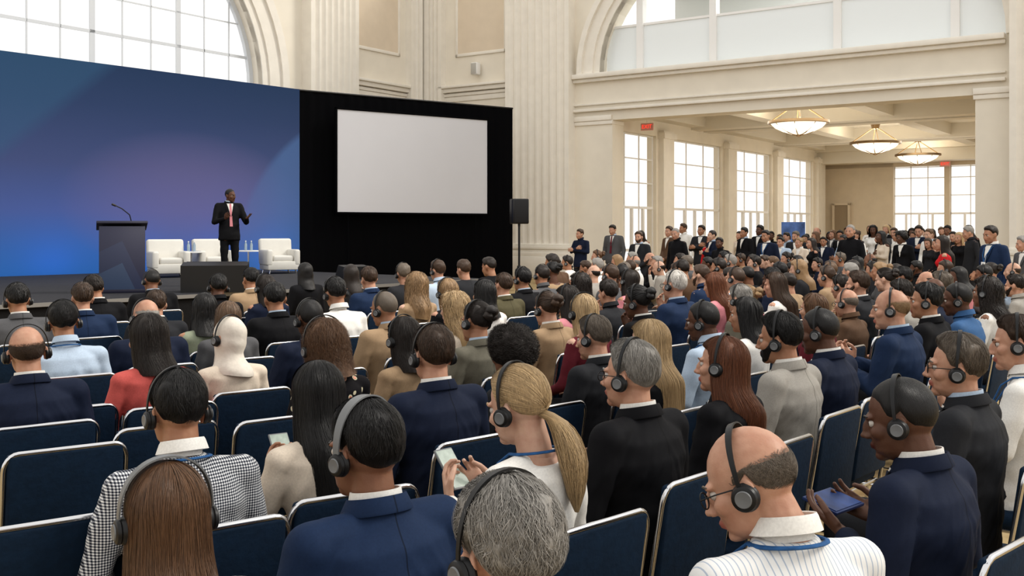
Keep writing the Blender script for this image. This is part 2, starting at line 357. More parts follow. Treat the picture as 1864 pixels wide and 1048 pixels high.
for i,(y,lab) in enumerate(((4.5,'largest bowl chandelier, nearest to the hall opening'),(14.0,'middle bowl chandelier hanging between the other two'),(21.2,'smallest bowl chandelier, nearest the far glass doors'))):
    z=5.42-.09*i; r=empty('bowl_chandelier',hp(13.5,y,z),HA); tag(r,lab,'chandelier','annex chandeliers')
    bb=B(); bb.lathe([(.02,-.36),(.25,-.34),(.55,-.24),(.82,-.1),(1.0,.08),(.97,.08),(.8,-.06),(.5,-.2),(.02,-.3)],n=36); bb.obj('bowl',M_alab,r)
    bb=B(); bb.lathe([(1.0,.02),(1.06,.04),(1.06,.13),(.99,.13),(1.0,.02)],n=36); bb.lathe([(.02,-.44),(.09,-.41),(.08,-.35),(.02,-.33)],n=16); bb.obj('rim',M_gold,r)
    for k in range(8):
        an=k*math.pi/4+.2; bb=B(); bb.tube([(math.cos(an)*.99,math.sin(an)*.99,.07),(math.cos(an)*.76,math.sin(an)*.76,-.11),(math.cos(an)*.4,math.sin(an)*.4,-.30),(0,0,-.40)],.02,6); bb.obj('rib',M_gold,r)
    for k in range(4):
        an=k*math.pi/2+.4; bb=B(); bb.tube([(math.cos(an)*1.0,math.sin(an)*1.0,.1),(math.cos(an)*.1,math.sin(an)*.1,.72)],.022); bb.obj('rod',M_gold,r)
    bb=B(); bb.lathe([(.02,.66),(.14,.70),(.2,.9),(.02,.95)],n=20); bb.obj('ceiling_canopy',M_gold,r)
    L=bpy.data.lights.new('bowl_lamp','POINT'); L.energy=45; L.color=(1,.90,.75); L.shadow_soft_size=.5; o=bpy.data.objects.new('bowl_lamp',L); C.objects.link(o); o.parent=r; o.location=(0,0,.35)
# ================================================================= STAGE
A0=Vector((-11.53,23.5,0)); SA=math.atan2(.771,.637)
SM=T_(A0)@RZ(SA)
SZ=.65
M_stage=mat('dark_stage_carpet',(.035,.035,.04),.8,var=.2,scale=20); M_skirt=mat('black_stage_skirt',(.008,.008,.009),.9,bump=.5,bscale=10)
r=empty('stage_platform',SM@Vector((0,-4.5,0)),SA); tag(r,'low black stage platform below the blue backdrop','stage')
bb=B(); bb.span((-9,-4.4,SZ-.08),(6.2,4.4,SZ),.01); bb.obj('deck',M_stage,r)
bb=B(); bb.span((-8.95,-4.36,0),(6.15,4.35,SZ-.08)); bb.obj('skirt',M_skirt,r)
bb=B(); bb.span((-9,-4.43,SZ-.07),(6.2,-4.39,SZ-.01)); bb.obj('edge_strip',mat('grey_edge_metal',(.3,.3,.3),.4,.6),r)
def mback():
    m,n,l,b=nt('printed_blue_backdrop'); setb(b,Roughness=.75,Specular_IOR_Level=.15)
    tc=n.new('ShaderNodeTexCoord'); sp=n.new('ShaderNodeSeparateXYZ'); l.new(tc.outputs['Object'],sp.inputs[0])
    def mth(op,a,v=None,w=None,cl=False):
        k=n.new('ShaderNodeMath'); k.operation=op; k.use_clamp=cl
        for i,q in enumerate((a,v,w)):
            if q is None: continue
            if isinstance(q,(int,float)): k.inputs[i].default_value=q
            else: l.new(q,k.inputs[i])
        return k.outputs[0]
    X=sp.outputs[0]; Z=sp.outputs[2]
    g=mth('DIVIDE',mth('SUBTRACT',Z,.65),5.1)
    r=n.new('ShaderNodeValToRGB'); e=r.color_ramp.elements; e[0].position=0; e[0].color=(.035,.155,.46,1); e[1].position=1; e[1].color=(.024,.050,.115,1)
    for p,c in ((.13,(.05,.145,.41,1)),(.30,(.080,.122,.32,1)),(.52,(.066,.090,.21,1)),(.8,(.036,.062,.145,1))): x=e.new(p); x.color=c
    l.new(g,r.inputs[0])
    def mix(f,a,col):
        k=n.new('ShaderNodeMix'); k.data_type='RGBA'; l.new(f,k.inputs[0]); l.new(a,k.inputs[6]); k.inputs[7].default_value=col; return k.outputs[2]
    dx=mth('DIVIDE',mth('SUBTRACT',X,4.9),3.6); dz=mth('DIVIDE',mth('SUBTRACT',Z,2.4),1.9)
    rr=mth('ADD',mth('POWER',mth('ABSOLUTE',dx),2),mth('POWER',mth('ABSOLUTE',dz),2)); v=mth('MULTIPLY',mth('SUBTRACT',1,rr,cl=True),.55)
    col=mix(v,r.outputs[0],(.18,.155,.31,1))
    d1=mth('SQRT',mth('ADD',mth('POWER',mth('ABSOLUTE',mth('SUBTRACT',X,11.2)),2),mth('POWER',mth('ABSOLUTE',mth('SUBTRACT',Z,.2)),2)))
    s1=mth('MULTIPLY',mth('SUBTRACT',5.1,d1),5.0,cl=True); s1=mth('MULTIPLY',s1,mth('MULTIPLY',mth('SUBTRACT',X,5.4),.4,cl=True),cl=True)
    col=mix(mth('MULTIPLY',s1,.55),col,(.095,.185,.39,1))
    d2=mth('SUBTRACT',mth('SUBTRACT',Z,3.2),mth('MULTIPLY',X,.85)); s2=mth('MULTIPLY',d2,2.2,cl=True); col=mix(mth('MULTIPLY',s2,.42),col,(.045,.125,.23,1))
    l.new(col,b.inputs['Base Color']); return m
r=empty('stage_backdrop',A0,SA); tag(r,'wide blue and violet printed backdrop wall behind the stage','backdrop')
bb=B(); bb.span((-6,0,.0),(8.5,.05,5.74)); bb.obj('printed_panel',mback(),r)
bb=B()
for x in (-5.5,-2,1.5,5,8.0): bb.span((x,.06,0),(x+.08,.14,5.6)); bb.tube([(x+.04,.1,3.2),(x+.04,1.5,.03)],.03)
bb.obj('support_frame',M_black,r)
D0=Vector((-6.32,30.03,0)); D1=Vector((0.02,34.7,0)); DL=(D1-D0).length; DA=math.atan2(D1.y-D0.y,D1.x-D0.x)
M_drape=mat('black_velour',(.005,.005,.006),.95,0,.05)
bb=B(); n=220; V=[];F=[]
for i in range(n+1):
    x=DL*i/n; y=.010*math.sin(x*2*math.pi/.32)+.010*math.sin(x*9)
    for z in (.02,2.9,5.72): V.append((x,y,z))
for i in range(n):
    for j in range(2): F.append((i*3+j,i*3+3+j,i*3+4+j,i*3+1+j))
bb.add(V,F)
r=empty('pipe_drape',D0,DA); tag(r,'black pleated drape wall hanging between the backdrop and the tall column','curtain')
bb.obj('curtain',M_drape,r); bb=B(); bb.tube([(0,0,5.73),(DL,0,5.73)],.03); [bb.tube([(x,.1,0),(x,.1,5.73)],.03) for x in (.1,DL/2,DL-.1)]; bb.obj('pipe_frame',M_black,r)
SW0=1.25; SW1=SW0+5.35
r=empty('projection_screen',D0+Vector((math.cos(DA),math.sin(DA),0))*3.6+Vector((math.sin(DA),-math.cos(DA),0))*.35,DA); tag(r,'blank white projection screen in a black frame on the drape','screen')
w2=(SW1-SW0)/2; ox=(SW0+SW1)/2-3.6
bb=B(); bb.span((ox-w2,0,2.22),(ox+w2,.03,5.22)); bb.obj('screen_surface',mat('screen_white',(.60,.60,.625),.7,var=.01,scale=1),r)
bb=B()
for a_,c_ in (((ox-w2-.06,2.16),(ox+w2+.06,2.22)),((ox-w2-.06,5.22),(ox+w2+.06,5.28)),((ox-w2-.06,2.16),(ox-w2,5.28)),((ox+w2,2.16),(ox+w2+.06,5.28))): bb.span((a_[0],-.03,a_[1]),(c_[0],.06,c_[1]),.01)
bb.obj('frame',M_drape,r)
for sx in (-1,1):
    bb=B(); bb.tube([(ox+sx*(w2-.4),.09,2.3),(ox+sx*(w2-.4),.09,.05)],.025); bb.tube([(ox+sx*(w2-.4),-.4,.03),(ox+sx*(w2-.4),.2,.03)],.025); bb.obj('leg',M_drape,r)
p=at(222,532,17.5); r=empty('lectern',(p.x,p.y,SZ),R_(22)); tag(r,'dark lectern with angled front panel and gooseneck microphone on stage','lectern')
def mlect():
    m,n,l,b=nt('lectern_print'); setb(b,Roughness=.5)
    tc=n.new('ShaderNodeTexCoord'); sp=n.new('ShaderNodeSeparateXYZ'); l.new(tc.outputs['Object'],sp.inputs[0])
    a2=n.new('ShaderNodeMath'); a2.operation='MULTIPLY_ADD'; a2.inputs[1].default_value=-.5; l.new(sp.outputs[0],a2.inputs[0]); l.new(sp.outputs[2],a2.inputs[2])
    a3=n.new('ShaderNodeMath'); a3.operation='MULTIPLY_ADD'; a3.inputs[1].default_value=2.2; l.new(sp.outputs[0],a3.inputs[0]); l.new(sp.outputs[2],a3.inputs[2])
    mn=n.new('ShaderNodeMath'); mn.operation='MAXIMUM'; l.new(a2.outputs[0],mn.inputs[0]); l.new(a3.outputs[0],mn.inputs[1])
    r=n.new('ShaderNodeValToRGB'); r.color_ramp.interpolation='CONSTANT'; e=r.color_ramp.elements; e[0].color=(.048,.075,.14,1); e[1].position=.5; e[1].color=(.034,.044,.092,1); x=e.new(.86); x.color=(.028,.031,.066,1)
    l.new(mn.outputs[0],r.inputs[0]); l.new(r.outputs[0],b.inputs['Base Color']); return m
bb=B(); bb.box((0,.05,.54),(.62,.4,1.08),.01); bb.box((0,.05,.03),(.72,.5,.06),.01); bb.obj('body',mat('lectern_dark',(.018,.018,.036),.5),r)
bb=B(); bb.box((0,-.17,.56),(.72,.03,1.1),.008); bb.obj('front_panel',mlect(),r)
bb=B(); bb.box((0,.06,1.12),(.80,.56,.045),.01,Matrix.Rotation(R_(-12),3,'X')); bb.obj('reading_desk',mat('lectern_top',(.035,.036,.06),.4),r)
bb=B(); bb.tube([(.16,.0,1.14),(.12,-.03,1.3),(.0,-.08,1.4),(-.1,-.1,1.45)],.009); bb.tube([(-.1,-.1,1.45),(-.16,-.115,1.475)],.018); bb.obj('microphone',M_black,r)
def wedge(x,y,d,w,h,dep,rz,lab):
    p=at(x,y,d); r=empty('stage_monitor',(p.x,p.y,SZ),rz); tag(r,lab,'loudspeaker','stage monitor wedges')
    bb=B(); bb.prism([(-dep/2,0),(dep/2,0),(dep/2,h*.35),(dep*.2,h),(-dep/2,h*.9)],-w/2,w/2,lambda p,q,z:(q,p,z)); bb.obj('cabinet',M_black,r)
    bb=B(); bb.box((0,dep*.36,h*.69),(w*.92,.02,h*.7),.004,Matrix.Rotation(R_(25),3,'X')); bb.obj('grille',mat('black_grille',(.02,.02,.022),.6),r)
wedge(393,530,17.75,1.08,.5,.6,R_(10),'wide black floor monitor wedge in front of the speaking person')
wedge(642,500,22.2,.6,.3,.4,R_(35),'small black floor monitor wedge near right end of stage')
M_wl=mat('white_leather',(.70,.68,.63),.5,0,.3,var=.03,scale=6)
def armchair(x,y,d,rz,lab):
    p=at(x,y,d); r=empty('armchair',(p.x,p.y,SZ),rz,.96); tag(r,lab,'armchair','white armchairs on stage')
    bb=B(); bb.box((0,.02,.2),(.80,.76,.22),.03); bb.obj('base',M_wl,r)
    bb=B(); bb.box((0,.06,.37),(.52,.62,.16),.05,seg=3); bb.obj('seat_cushion',M_wl,r)
    bb=B(); bb.box((0,-.33,.54),(.84,.18,.66),.06,Matrix.Rotation(R_(8),3,'X'),seg=3); bb.obj('backrest',M_wl,r)
    for s in (-1,1):
        bb=B(); bb.box((s*.35,.04,.40),(.15,.74,.40),.05,seg=3); bb.obj('armrest',M_wl,r)
        for t in (-.28,.32): bb=B(); bb.tube([(s*.32,t,.1),(s*.34,t,0)],.018); bb.obj('leg',M_chrome,r)
armchair(306,505,23.2,R_(210),'white leather armchair nearest the lectern')
armchair(388,500,24.2,R_(212),'white leather armchair half hidden behind the speaking person')
armchair(508,497,25.3,R_(210),'white leather armchair beside the black drape')
def sidetable(x,y,d,lab):
    p=at(x,y,d); r=empty('side_table',(p.x,p.y,SZ)); tag(r,lab,'table','stage side tables')
    bb=B(); bb.lathe([(.0,.56),(.24,.56),(.24,.53),(.0,.53)],n=28); bb.obj('table_top',M_card,r)
    bb=B(); bb.tube([(0,0,.02),(0,0,.53)],.02); bb.obj('stem',M_chrome,r); bb=B(); bb.lathe([(0,.025),(.17,.02),(.18,0),(0,0)],n=24); bb.obj('base',M_chrome,r)
    for k,(dx,dy) in enumerate(((-.07,.03),(.08,-.03))):
        bt=empty('water_bottle',(p.x+dx,p.y+dy,SZ+.56)); tag(bt,('left ' if k==0 else 'right ')+'water bottle on the '+lab.replace('round white ',''),'bottle','stage water bottles')
        bb=B(); bb.lathe([(0,0),(.032,.0),(.033,.14),(.014,.19),(.013,.21),(0,.21)],n=14); bb.obj('bottle_body',mat('bottle_plastic',(.3,.38,.46),.15,0,.5),bt)
        bb=B(); bb.lathe([(0,.23),(.016,.23),(.016,.205),(0,.205)],n=12); bb.obj('cap',M_card,bt)
sidetable(348,500,23.6,'round white side table beside the armchair nearest lectern')
sidetable(452,497,24.9,'round white side table right of the speaking person')
p=Vector(((945-932)/F0*25,25,0)); r=empty('speaker_stand',p); tag(r,'black tripod stand in front of the tall fluted column','stand')
bb=B(); bb.tube([(0,0,.3),(0,0,1.85)],.025); bb.obj('pole',M_black,r)
for k in range(3):
    an=k*2.094+.3; bb=B(); bb.tube([(0,0,.75),(math.cos(an)*.5,math.sin(an)*.5,.02)],.016); bb.obj('leg',M_black,r)
bb=B(); bb.lathe([(.04,.7),(.05,.72),(.05,.82),(.04,.84)],n=14); bb.obj('collar',M_black,r)
r=empty('loudspeaker',p+Vector((0,0,1.84)),R_(15)); tag(r,'black loudspeaker box on tripod beside the drape end','loudspeaker')
bb=B(); bb.box((0,0,.3),(.40,.34,.6),.03); bb.obj('cabinet',M_black,r); bb=B(); bb.box((0,-.175,.3),(.34,.02,.54),.008); bb.obj('grille',mat('black_grille',(.02,.02,.022),.6),r); bb=B(); bb.lathe([(.0,.0),(.03,-.0),(.03,-.06),(0,-.06)],n=12); bb.obj('pole_socket',M_black,r)
q=at(1444,420,34); r=empty('pull_up_banner',(q.x,q.y,0),R_(-20)); tag(r,'blue standing banner between the annex windows','banner')
bb=B(); bb.box((0,0,1.0),(.75,.02,1.9),.003); bb.obj('printed_panel',mat('banner_blue',(.10,.18,.42),.6,var=.5,scale=2.5),r); bb=B(); bb.box((0,0,.04),(.8,.2,.08),.01); bb.obj('base',M_grey,r)
# ================================================================= PEOPLE : templates
bmi=bmesh.new(); bmesh.ops.create_icosphere(bmi,subdivisions=3,radius=1); bmi.verts.index_update()
ICOV=np.array([v.co[:] for v in bmi.verts]); ICOF=[tuple(v.index for v in f.verts) for f in bmi.faces]; bmi.free()
def ell(c,r,R=None):
    V=ICOV*np.array(r)
    if R is not None: V=V@np.array(R.to_3x3()).T
    return (V+np.array(c),ICOF)
def caps(p0,p1,r0,r1,n=14):
    b=B(); b.tube([p0,p1],[r0,r1],n); return [(np.array(b.V),b.F),ell(p0,(r0,)*3),ell(p1,(r1,)*3)]
def chain(pts,rs):
    o=[]
    for i in range(len(pts)-1): o+=caps(pts[i],pts[i+1],rs[i],rs[i+1])
    return o
def ringloft(rings,n=28):
    V=[];F=[]
    for cx,cy,z,rx,ry in rings:
        for k in range(n): a=2*math.pi*k/n; V.append((cx+rx*math.cos(a),cy+ry*math.sin(a),z))
    m=len(rings)
    for i in range(m-1):
        for k in range(n): F.append((i*n+k,i*n+(k+1)%n,(i+1)*n+(k+1)%n,(i+1)*n+k))
    F.append(tuple(range(n-1,-1,-1))); F.append(tuple((m-1)*n+k for k in range(n)))
    return (np.array(V),F)
def voxel(parts,size,it=4):
    V=[];F=[];n=0
    for v,f in parts:
        V+=v.tolist(); F+=[tuple(i+n for i in q) for q in f]; n+=len(v)
    me=bpy.data.meshes.new('tmp'); me.from_pydata(V,[],F)
    o=bpy.data.objects.new('tmp',me); C.objects.link(o)
    m=o.modifiers.new('r','REMESH'); m.mode='VOXEL'; m.voxel_size=size; m.adaptivity=0
    if it: s=o.modifiers.new('s','SMOOTH'); s.factor=.5; s.iterations=it
    dg=bpy.context.evaluated_depsgraph_get(); ev=o.evaluated_get(dg); em=ev.to_mesh()
    vv=np.zeros(len(em.vertices)*3); em.vertices.foreach_get('co',vv)
    ff=np.zeros(len(em.loops),dtype=np.int64); em.loops.foreach_get('vertex_index',ff)
    ev.to_mesh_clear(); bpy.data.objects.remove(o); bpy.data.meshes.remove(me)
    return vv.reshape(-1,3),ff.reshape(-1,4)
def vnorm(V,F):
    n=np.cross(V[F[:,2]]-V[F[:,0]],V[F[:,3]]-V[F[:,1]]); N=np.zeros_like(V)
    for k in range(4): np.add.at(N,F[:,k],n)
    return N/(np.linalg.norm(N,axis=1,keepdims=True)+1e-12)
def npmesh(name,V,F,uv=None,lip=None):
    me=bpy.data.meshes.new(name); me.from_pydata(V.tolist(),[],F.tolist()); me.materials.append(None)
    me.polygons.foreach_set('use_smooth',[True]*len(me.polygons))
    if uv is not None:
        L=me.uv_layers.new(name='UVMap'); L.data.foreach_set('uv',uv[F.ravel()].ravel().astype(np.float32))
    if lip is not None:
        A=me.attributes.new('lip','FLOAT','POINT'); A.data.foreach_set('value',lip.astype(np.float32))
    me.update(); return me
def head_parts(ears=True):
    P=[ell((0,-.010,.028),(.0745,.096,.093)),ell((0,.028,-.03),(.063,.066,.088)),ell((0,.070,-.094),(.026,.024,.02)),ell((0,.032,-.070),(.055,.058,.034)),
       ell((0,.097,-.012),(.010,.018,.03),RX(R_(18))),ell((0,.113,-.031),(.0115,.013,.010)),ell((.011,.102,-.035),(.008,.010,.008)),ell((-.011,.102,-.035),(.008,.010,.008)),
       ell((0,.079,.022),(.050,.020,.011)),ell((0,.0905,-.058),(.023,.0125,.0065)),ell((0,.0895,-.067),(.020,.0125,.0065)),
       ell((.044,.055,-.022),(.022,.03,.024)),ell((-.044,.055,-.022),(.022,.03,.024))]
    P+=caps((0,-.02,-.05),(0,-.032,-.2),.053,.057)
    if ears:
        for s in (-1,1):
            P.append(ell((s*.079,-.012,-.006),(.008,.019,.029),RZ(s*R_(22))@RX(R_(12)))); P.append(ell((s*.076,-.006,-.034),(.007,.010,.010)))
    return P
HEAD=[voxel(head_parts(),.0045,3),voxel(head_parts(),.0085,2),voxel(head_parts(),.014,1)]
hv,hf=voxel(head_parts(False),.007,3)
BV=BVHTree.FromPolygons([tuple(v) for v in hv.tolist()],[tuple(f) for f in hf.tolist()])
HO=Vector((0,-.01,.02)); RT=np.zeros((73,37))
for i in range(72):
    for j in range(37):
        a=R_(i*5); ph=R_(j*5); d=Vector((math.sin(ph)*math.sin(a),math.sin(ph)*math.cos(a),math.cos(ph)))
        h=BV.ray_cast(HO+d*.5,-d); RT[i,j]=(h[0]-HO).length if h[0] else .1
RT[72]=RT[0]
def Rr(az,ph):
    u=(az%360)/5; v=np.clip(ph,0,179.9)/5; i=np.floor(u).astype(int); j=np.floor(v).astype(int); fu=u-i; fv=v-j
    return (RT[i,j]*(1-fu)*(1-fv)+RT[i+1,j]*fu*(1-fv)+RT[i,j+1]*(1-fu)*fv+RT[i+1,j+1]*fu*fv)
def cap(az,ph,th):
    r=Rr(az,ph)+th; a=np.radians(az); p=np.radians(ph)
    return np.stack([r*np.sin(p)*np.sin(a),-.01+r*np.sin(p)*np.cos(a),.02+r*np.cos(p)],-1)
fold=lambda az: np.abs(((az+180)%360)-180)
def ss(a,b,x): t=np.clip((x-a)/(b-a),0,1); return t*t*(3-2*t)
PM=([0,35,52,66,80,96,104,120,150,180],[54,56,64,92,97,82,106,120,127,129])
def hairP(style):
    def short(th0,front=1.0,side=.45):
        def f(az,t):
            z=fold(az); ph=t*np.interp(z,*PM); top=ss(95,40,ph); th=th0*(side+(1-side)*top)*(1+.4*front*ss(90,0,z)*ss(0,.5,t)); th=th*ss(1.0,.72,t)**.8; return cap(az,ph,th-.0012*ss(.9,1,t))
        return f
    if style=='buzz': return short(.0055,0,.8)
    if style=='short': return short(.018,1,.40)
    if style=='shortcurl': return short(.023,.3,.62)
    if style=='bald':
        def f(az,t):
            z=fold(az); pm=np.interp(z,*PM); lo=np.minimum(pm,np.interp(z,[0,60,72,110,180],[140,140,78,68,70])); lo=np.where(z<62,pm,lo)
            th=-.0024+.0058*np.sin(np.pi*np.clip(t,0,1))*ss(70,112,z); return cap(az,lo+(pm-lo)*t,th)
        return f
    if style in('pony','bun','updo'): return short(.013,.6,.75)
    if style=='curly':
        def f(az,t):
            z=fold(az); ph=t*np.interp(z,[0,40,60,80,180],[52,56,90,125,150]); th=.058*(np.sin(np.pi*np.clip(t*.92+.08,0,1))**.5)*(.55+.45*ss(0,70,z)); return cap(az,ph,th-.002)
        return f
    L,th0,azf={'bob':(.20,.016,62),'long':(.36,.016,62),'longcurl':(.30,.028,60),'bobcurl':(.16,.030,60),'scarf':(.21,.011,52)}[style]
    def f(az,t):
        z=fold(az); fall=ss(azf,azf+24,z); pb=np.interp(z,[0,azf-10,azf+10,180],[56,60,90,98])
        tt=np.clip(t/.42,0,1); P=cap(az,tt*pb,th0*(.55+.45*tt)*np.where((fall<.02)&(tt>.98),0,1))
        dr=np.clip((t-.42)/.58,0,1)*L*fall; P[...,2]-=dr
        back=np.clip(-np.cos(np.radians(az)),0,1); zz=P[...,2]
        if style=='scarf':
            tuck=ss(-.02,-.085,zz)*(1-ss(-.10,-.17,zz))*fall
            P[...,0]*=1-.16*tuck; P[...,1]+=.016*tuck*back
            fl=.5*ss(-.10,-.19,zz)*fall; P[...,0]*=1+.30*fl
        P[...,1]-=.062*ss(-.07,-.2,zz)*(back*.9+.25)*fall
        P[...,0]*=1+.10*ss(0,-.18,zz)*fall-.25*ss(-.2,-.36,zz)*fall
        return P
    return f
HCACHE={}
def hair_mesh(style,lod,seed):
    key=(style,lod,seed)
    if key in HCACHE: return HCACHE[key]
    f=hairP(style); rs=np.random.RandomState(seed*17+5); na=(72,56,40)[lod]; ntt=(40,24,18)[lod]
    curl=style in('curly','longcurl','shortcurl','bobcurl'); tied=style in('pony','bun','updo')
    A,Tt=np.meshgrid(np.arange(na)*360./na,np.linspace(0,1,ntt),indexing='ij')
    P=f(A,Tt); V=P.reshape(-1,3).copy(); amp={'curly':.020,'longcurl':.014,'bobcurl':.016,'shortcurl':.010,'bald':.0008,'buzz':.0006,'scarf':.006,'long':.005,'bob':.007,'pony':.002}.get(style,.0075); fr={'curly':28,'longcurl':24,'bobcurl':26,'shortcurl':38,'scarf':16}.get(style,28)
    tf=Tt.ravel(); w=np.clip((1-tf)*5,0,1)*np.clip(tf*8,0,1) if style!='bald' else np.ones_like(tf)
    for i in range(len(V)):
        v=Vector(V[i]); nz=noise.noise(v*fr+Vector((seed*3.1,0,0)))*amp*w[i]; d=(v-HO).normalized(); V[i]+=np.array(d)*nz
    uv=np.stack([A.ravel()/360*3.0+seed,tf],-1)
    idx=np.arange(na*ntt).reshape(na,ntt); nx=np.roll(idx,-1,0)
    F=np.stack([idx[:,:-1],nx[:,:-1],nx[:,1:],idx[:,1:]],-1).reshape(-1,4)
    if style=='bald':
        z=fold(A[:,0]); ok=(z>62); F=F.reshape(na,ntt-1,4)[ok].reshape(-1,4)
    Vs=[V];Fs=[F];U=[uv];n=len(V)
    def extra(v,ff,u):
        nonlocal n
        Vs.append(v);Fs.append(ff+n);U.append(u);n+=len(v)
    def blob(pts,rad,m=14,lump=.0):
        b=B(); b.tube(pts,rad,m); v=np.array(b.V); q=np.array([x for x in b.F if len(x)==4])
        for i in range(len(v)): v[i]+=lump*noise.noise(Vector(v[i])*40)
        ang=np.tile(np.arange(m)/m,len(pts)); tl=np.repeat(np.linspace(0,1,len(pts)),m); extra(v,q,np.stack([ang*.7,tl],-1))
    if style=='pony':
        path=[Vector(p) for p in ((0,-.085,-.03),(0,-.115,-.045),(.004,-.140,-.075),(.006,-.155,-.14),(.002,-.158,-.21),(-.004,-.148,-.28),(-.008,-.14,-.33))]; rad=[.016,.018,.030,.040,.038,.024,.006]
        blob(path,[r*.85 for r in rad],16,.004)
        ns=1600 if lod==0 else 300; m=12; kk=np.linspace(0,1,m); pp=np.array([p[:] for p in path]); ii=np.linspace(0,1,len(pp)); c=np.stack([np.interp(kk,ii,pp[:,j]) for j in range(3)],-1); rr=np.interp(kk,ii,rad)
        an=rs.uniform(0,2*np.pi,ns)[:,None]+.5*np.sin(kk*4+rs.uniform(0,6,ns)[:,None])*.6; q=rs.uniform(.75,1.25,ns)[:,None]
        Pp=c[None]+np.stack([np.cos(an)*rr*q,np.sin(an)*rr*q*.9,0*an],-1); out=np.stack([np.cos(an),np.sin(an),0*an],-1); tg=np.gradient(Pp,axis=1); sd=np.cross(tg,out); sd/=np.linalg.norm(sd,axis=-1,keepdims=True)+1e-9
        wd=rs.uniform(.0003,.0008,ns)[:,None]*(1-.6*kk**2); v=np.stack([Pp+sd*wd[...,None],Pp-sd*wd[...,None]],2).reshape(-1,3); ix=np.arange(ns*m*2).reshape(ns,m,2)
        ff=np.stack([ix[:,:-1,0],ix[:,:-1,1],ix[:,1:,1],ix[:,1:,0]],-1).reshape(-1,4); extra(v,ff,np.stack([np.repeat(an.ravel(),2),np.tile(np.repeat(kk,2),ns)],-1))
    if style in('bun','updo'):
        for c,r in (((0,-.112,.065),.04),((.02,-.10,.035),.032),((-.02,-.105,.04),.032)):
            blob([(c[0]-r,c[1],c[2]),(c[0]-r*.7,c[1]-.01,c[2]),(c[0],c[1]-.016,c[2]),(c[0]+r*.7,c[1]-.01,c[2]),(c[0]+r,c[1],c[2])],[.004,r*.75,r,r*.75,.004],14,.006)
    ns={0:{'buzz':0,'scarf':0,'bald':5200,'curly':4500,'longcurl':5000,'bobcurl':5000,'long':5600,'bob':4800,'shortcurl':8500}.get(style,5600),1:{'buzz':0,'scarf':0,'bald':300,'curly':700,'long':700,'longcurl':800,'bobcurl':800}.get(style,600),2:0}[lod]
    if ns:
        m=11 if lod==0 else 8; az=rs.uniform(0,360,ns)
        if style=='bald': az=180+(rs.beta(1.5,1.5,ns)-.5)*226
        lg=style in('long','bob','longcurl','bobcurl')
        t0=rs.uniform(.02,.6 if lg else .74,ns); ln=rs.uniform(.3,.55,ns) if lg else rs.uniform(.14,.28,ns)
        if style=='curly': ln=rs.uniform(.08,.2,ns); t0=rs.uniform(.05,.85,ns)
        if style=='bald': t0=rs.beta(1.6,1.2,ns)*.85; ln=rs.uniform(.08,.17,ns)
        t1=np.minimum(t0+ln,1.02 if lg else .99)
        k=np.linspace(0,1,m)[None,:]; TT=t0[:,None]+(t1-t0)[:,None]*k
        wav={'curly':7,'longcurl':5,'bobcurl':6,'shortcurl':4.5}.get(style,1.6); fq=rs.uniform(2,5,ns)[:,None]*(3 if style in('curly','longcurl','bobcurl') else 1)
        clump=7*np.sin(np.radians(az*6)+t0*5+seed)[:,None]*k if not curl else 6*np.sin(np.radians(az*9)+t0*11+seed)[:,None]*k
        AZ=az[:,None]+wav*np.sin(k*fq+rs.uniform(0,6,ns)[:,None])+rs.uniform(-5,5,ns)[:,None]*k+clump
        if style=='bald': AZ=np.clip(AZ,64,296)
        if tied:
            tph=R_(112 if style=='pony' else 70); tie=np.array((0,-math.sin(tph),math.cos(tph)))
            a0=rs.uniform(0,360,ns); p0=rs.uniform(.25,.99,ns)*np.interp(fold(a0),*PM); a0=np.radians(a0); p0=np.radians(p0)
            u0=np.stack([np.sin(p0)*np.sin(a0),np.sin(p0)*np.cos(a0),np.cos(p0)],-1)
            om=np.arccos(np.clip(u0@tie,-.999,.999))[:,None]; kk=k*rs.uniform(.6,.97,ns)[:,None]
            uu=(np.sin((1-kk)*om)/np.sin(om))[...,None]*u0[:,None,:]+(np.sin(kk*om)/np.sin(om))[...,None]*tie
            ph=np.degrees(np.arccos(np.clip(uu[...,2],-1,1))); AZ=np.degrees(np.arctan2(uu[...,0],uu[...,1]))%360; TT=np.clip(ph/np.interp(fold(AZ),*PM),0,.97)
        Pp=f(AZ,TT); out=Pp-np.array(HO); out[...,2]*=np.where(out[...,2]<0,.0,1); out/=np.linalg.norm(out,axis=-1,keepdims=True)+1e-9
        off=rs.uniform(.0003,{'curly':.022,'longcurl':.010,'bobcurl':.012,'shortcurl':.006,'bald':.001}.get(style,.0050 if not tied else .0032),ns)[:,None]+({'curly':.008,'longcurl':.007,'bobcurl':.008,'shortcurl':.0025,'bald':.0003}.get(style,.0008))*np.sin(k*fq*1.7+rs.uniform(0,6,ns)[:,None])
        if style=='bald': off=off+.0027
        lift=np.sin(np.pi*np.clip(k*.9+.05,0,1))
        Pp=Pp+out*(off*((.25+.75*lift) if style!='bald' else 1))[...,None]
        tg=np.gradient(Pp,axis=1); sd=np.cross(tg,out); sd/=np.linalg.norm(sd,axis=-1,keepdims=True)+1e-9
        wd=rs.uniform(.00028,.00085,ns)[:,None]*(1-.75*k**2)*(1 if lod==0 else 3.2)*(.6 if style=='bald' else 1)
        a_=Pp+sd*wd[...,None]; b_=Pp-sd*wd[...,None]; v=np.stack([a_,b_],2).reshape(-1,3)
        ii=np.arange(ns*m*2).reshape(ns,m,2); ff=np.stack([ii[:,:-1,0],ii[:,:-1,1],ii[:,1:,1],ii[:,1:,0]],-1).reshape(-1,4)
        u=np.stack([np.repeat(AZ[...,None],2,2)/360*3+np.array([0,.01]),np.repeat(TT[...,None],2,2)],-1).reshape(-1,2)
        extra(v,ff,u)
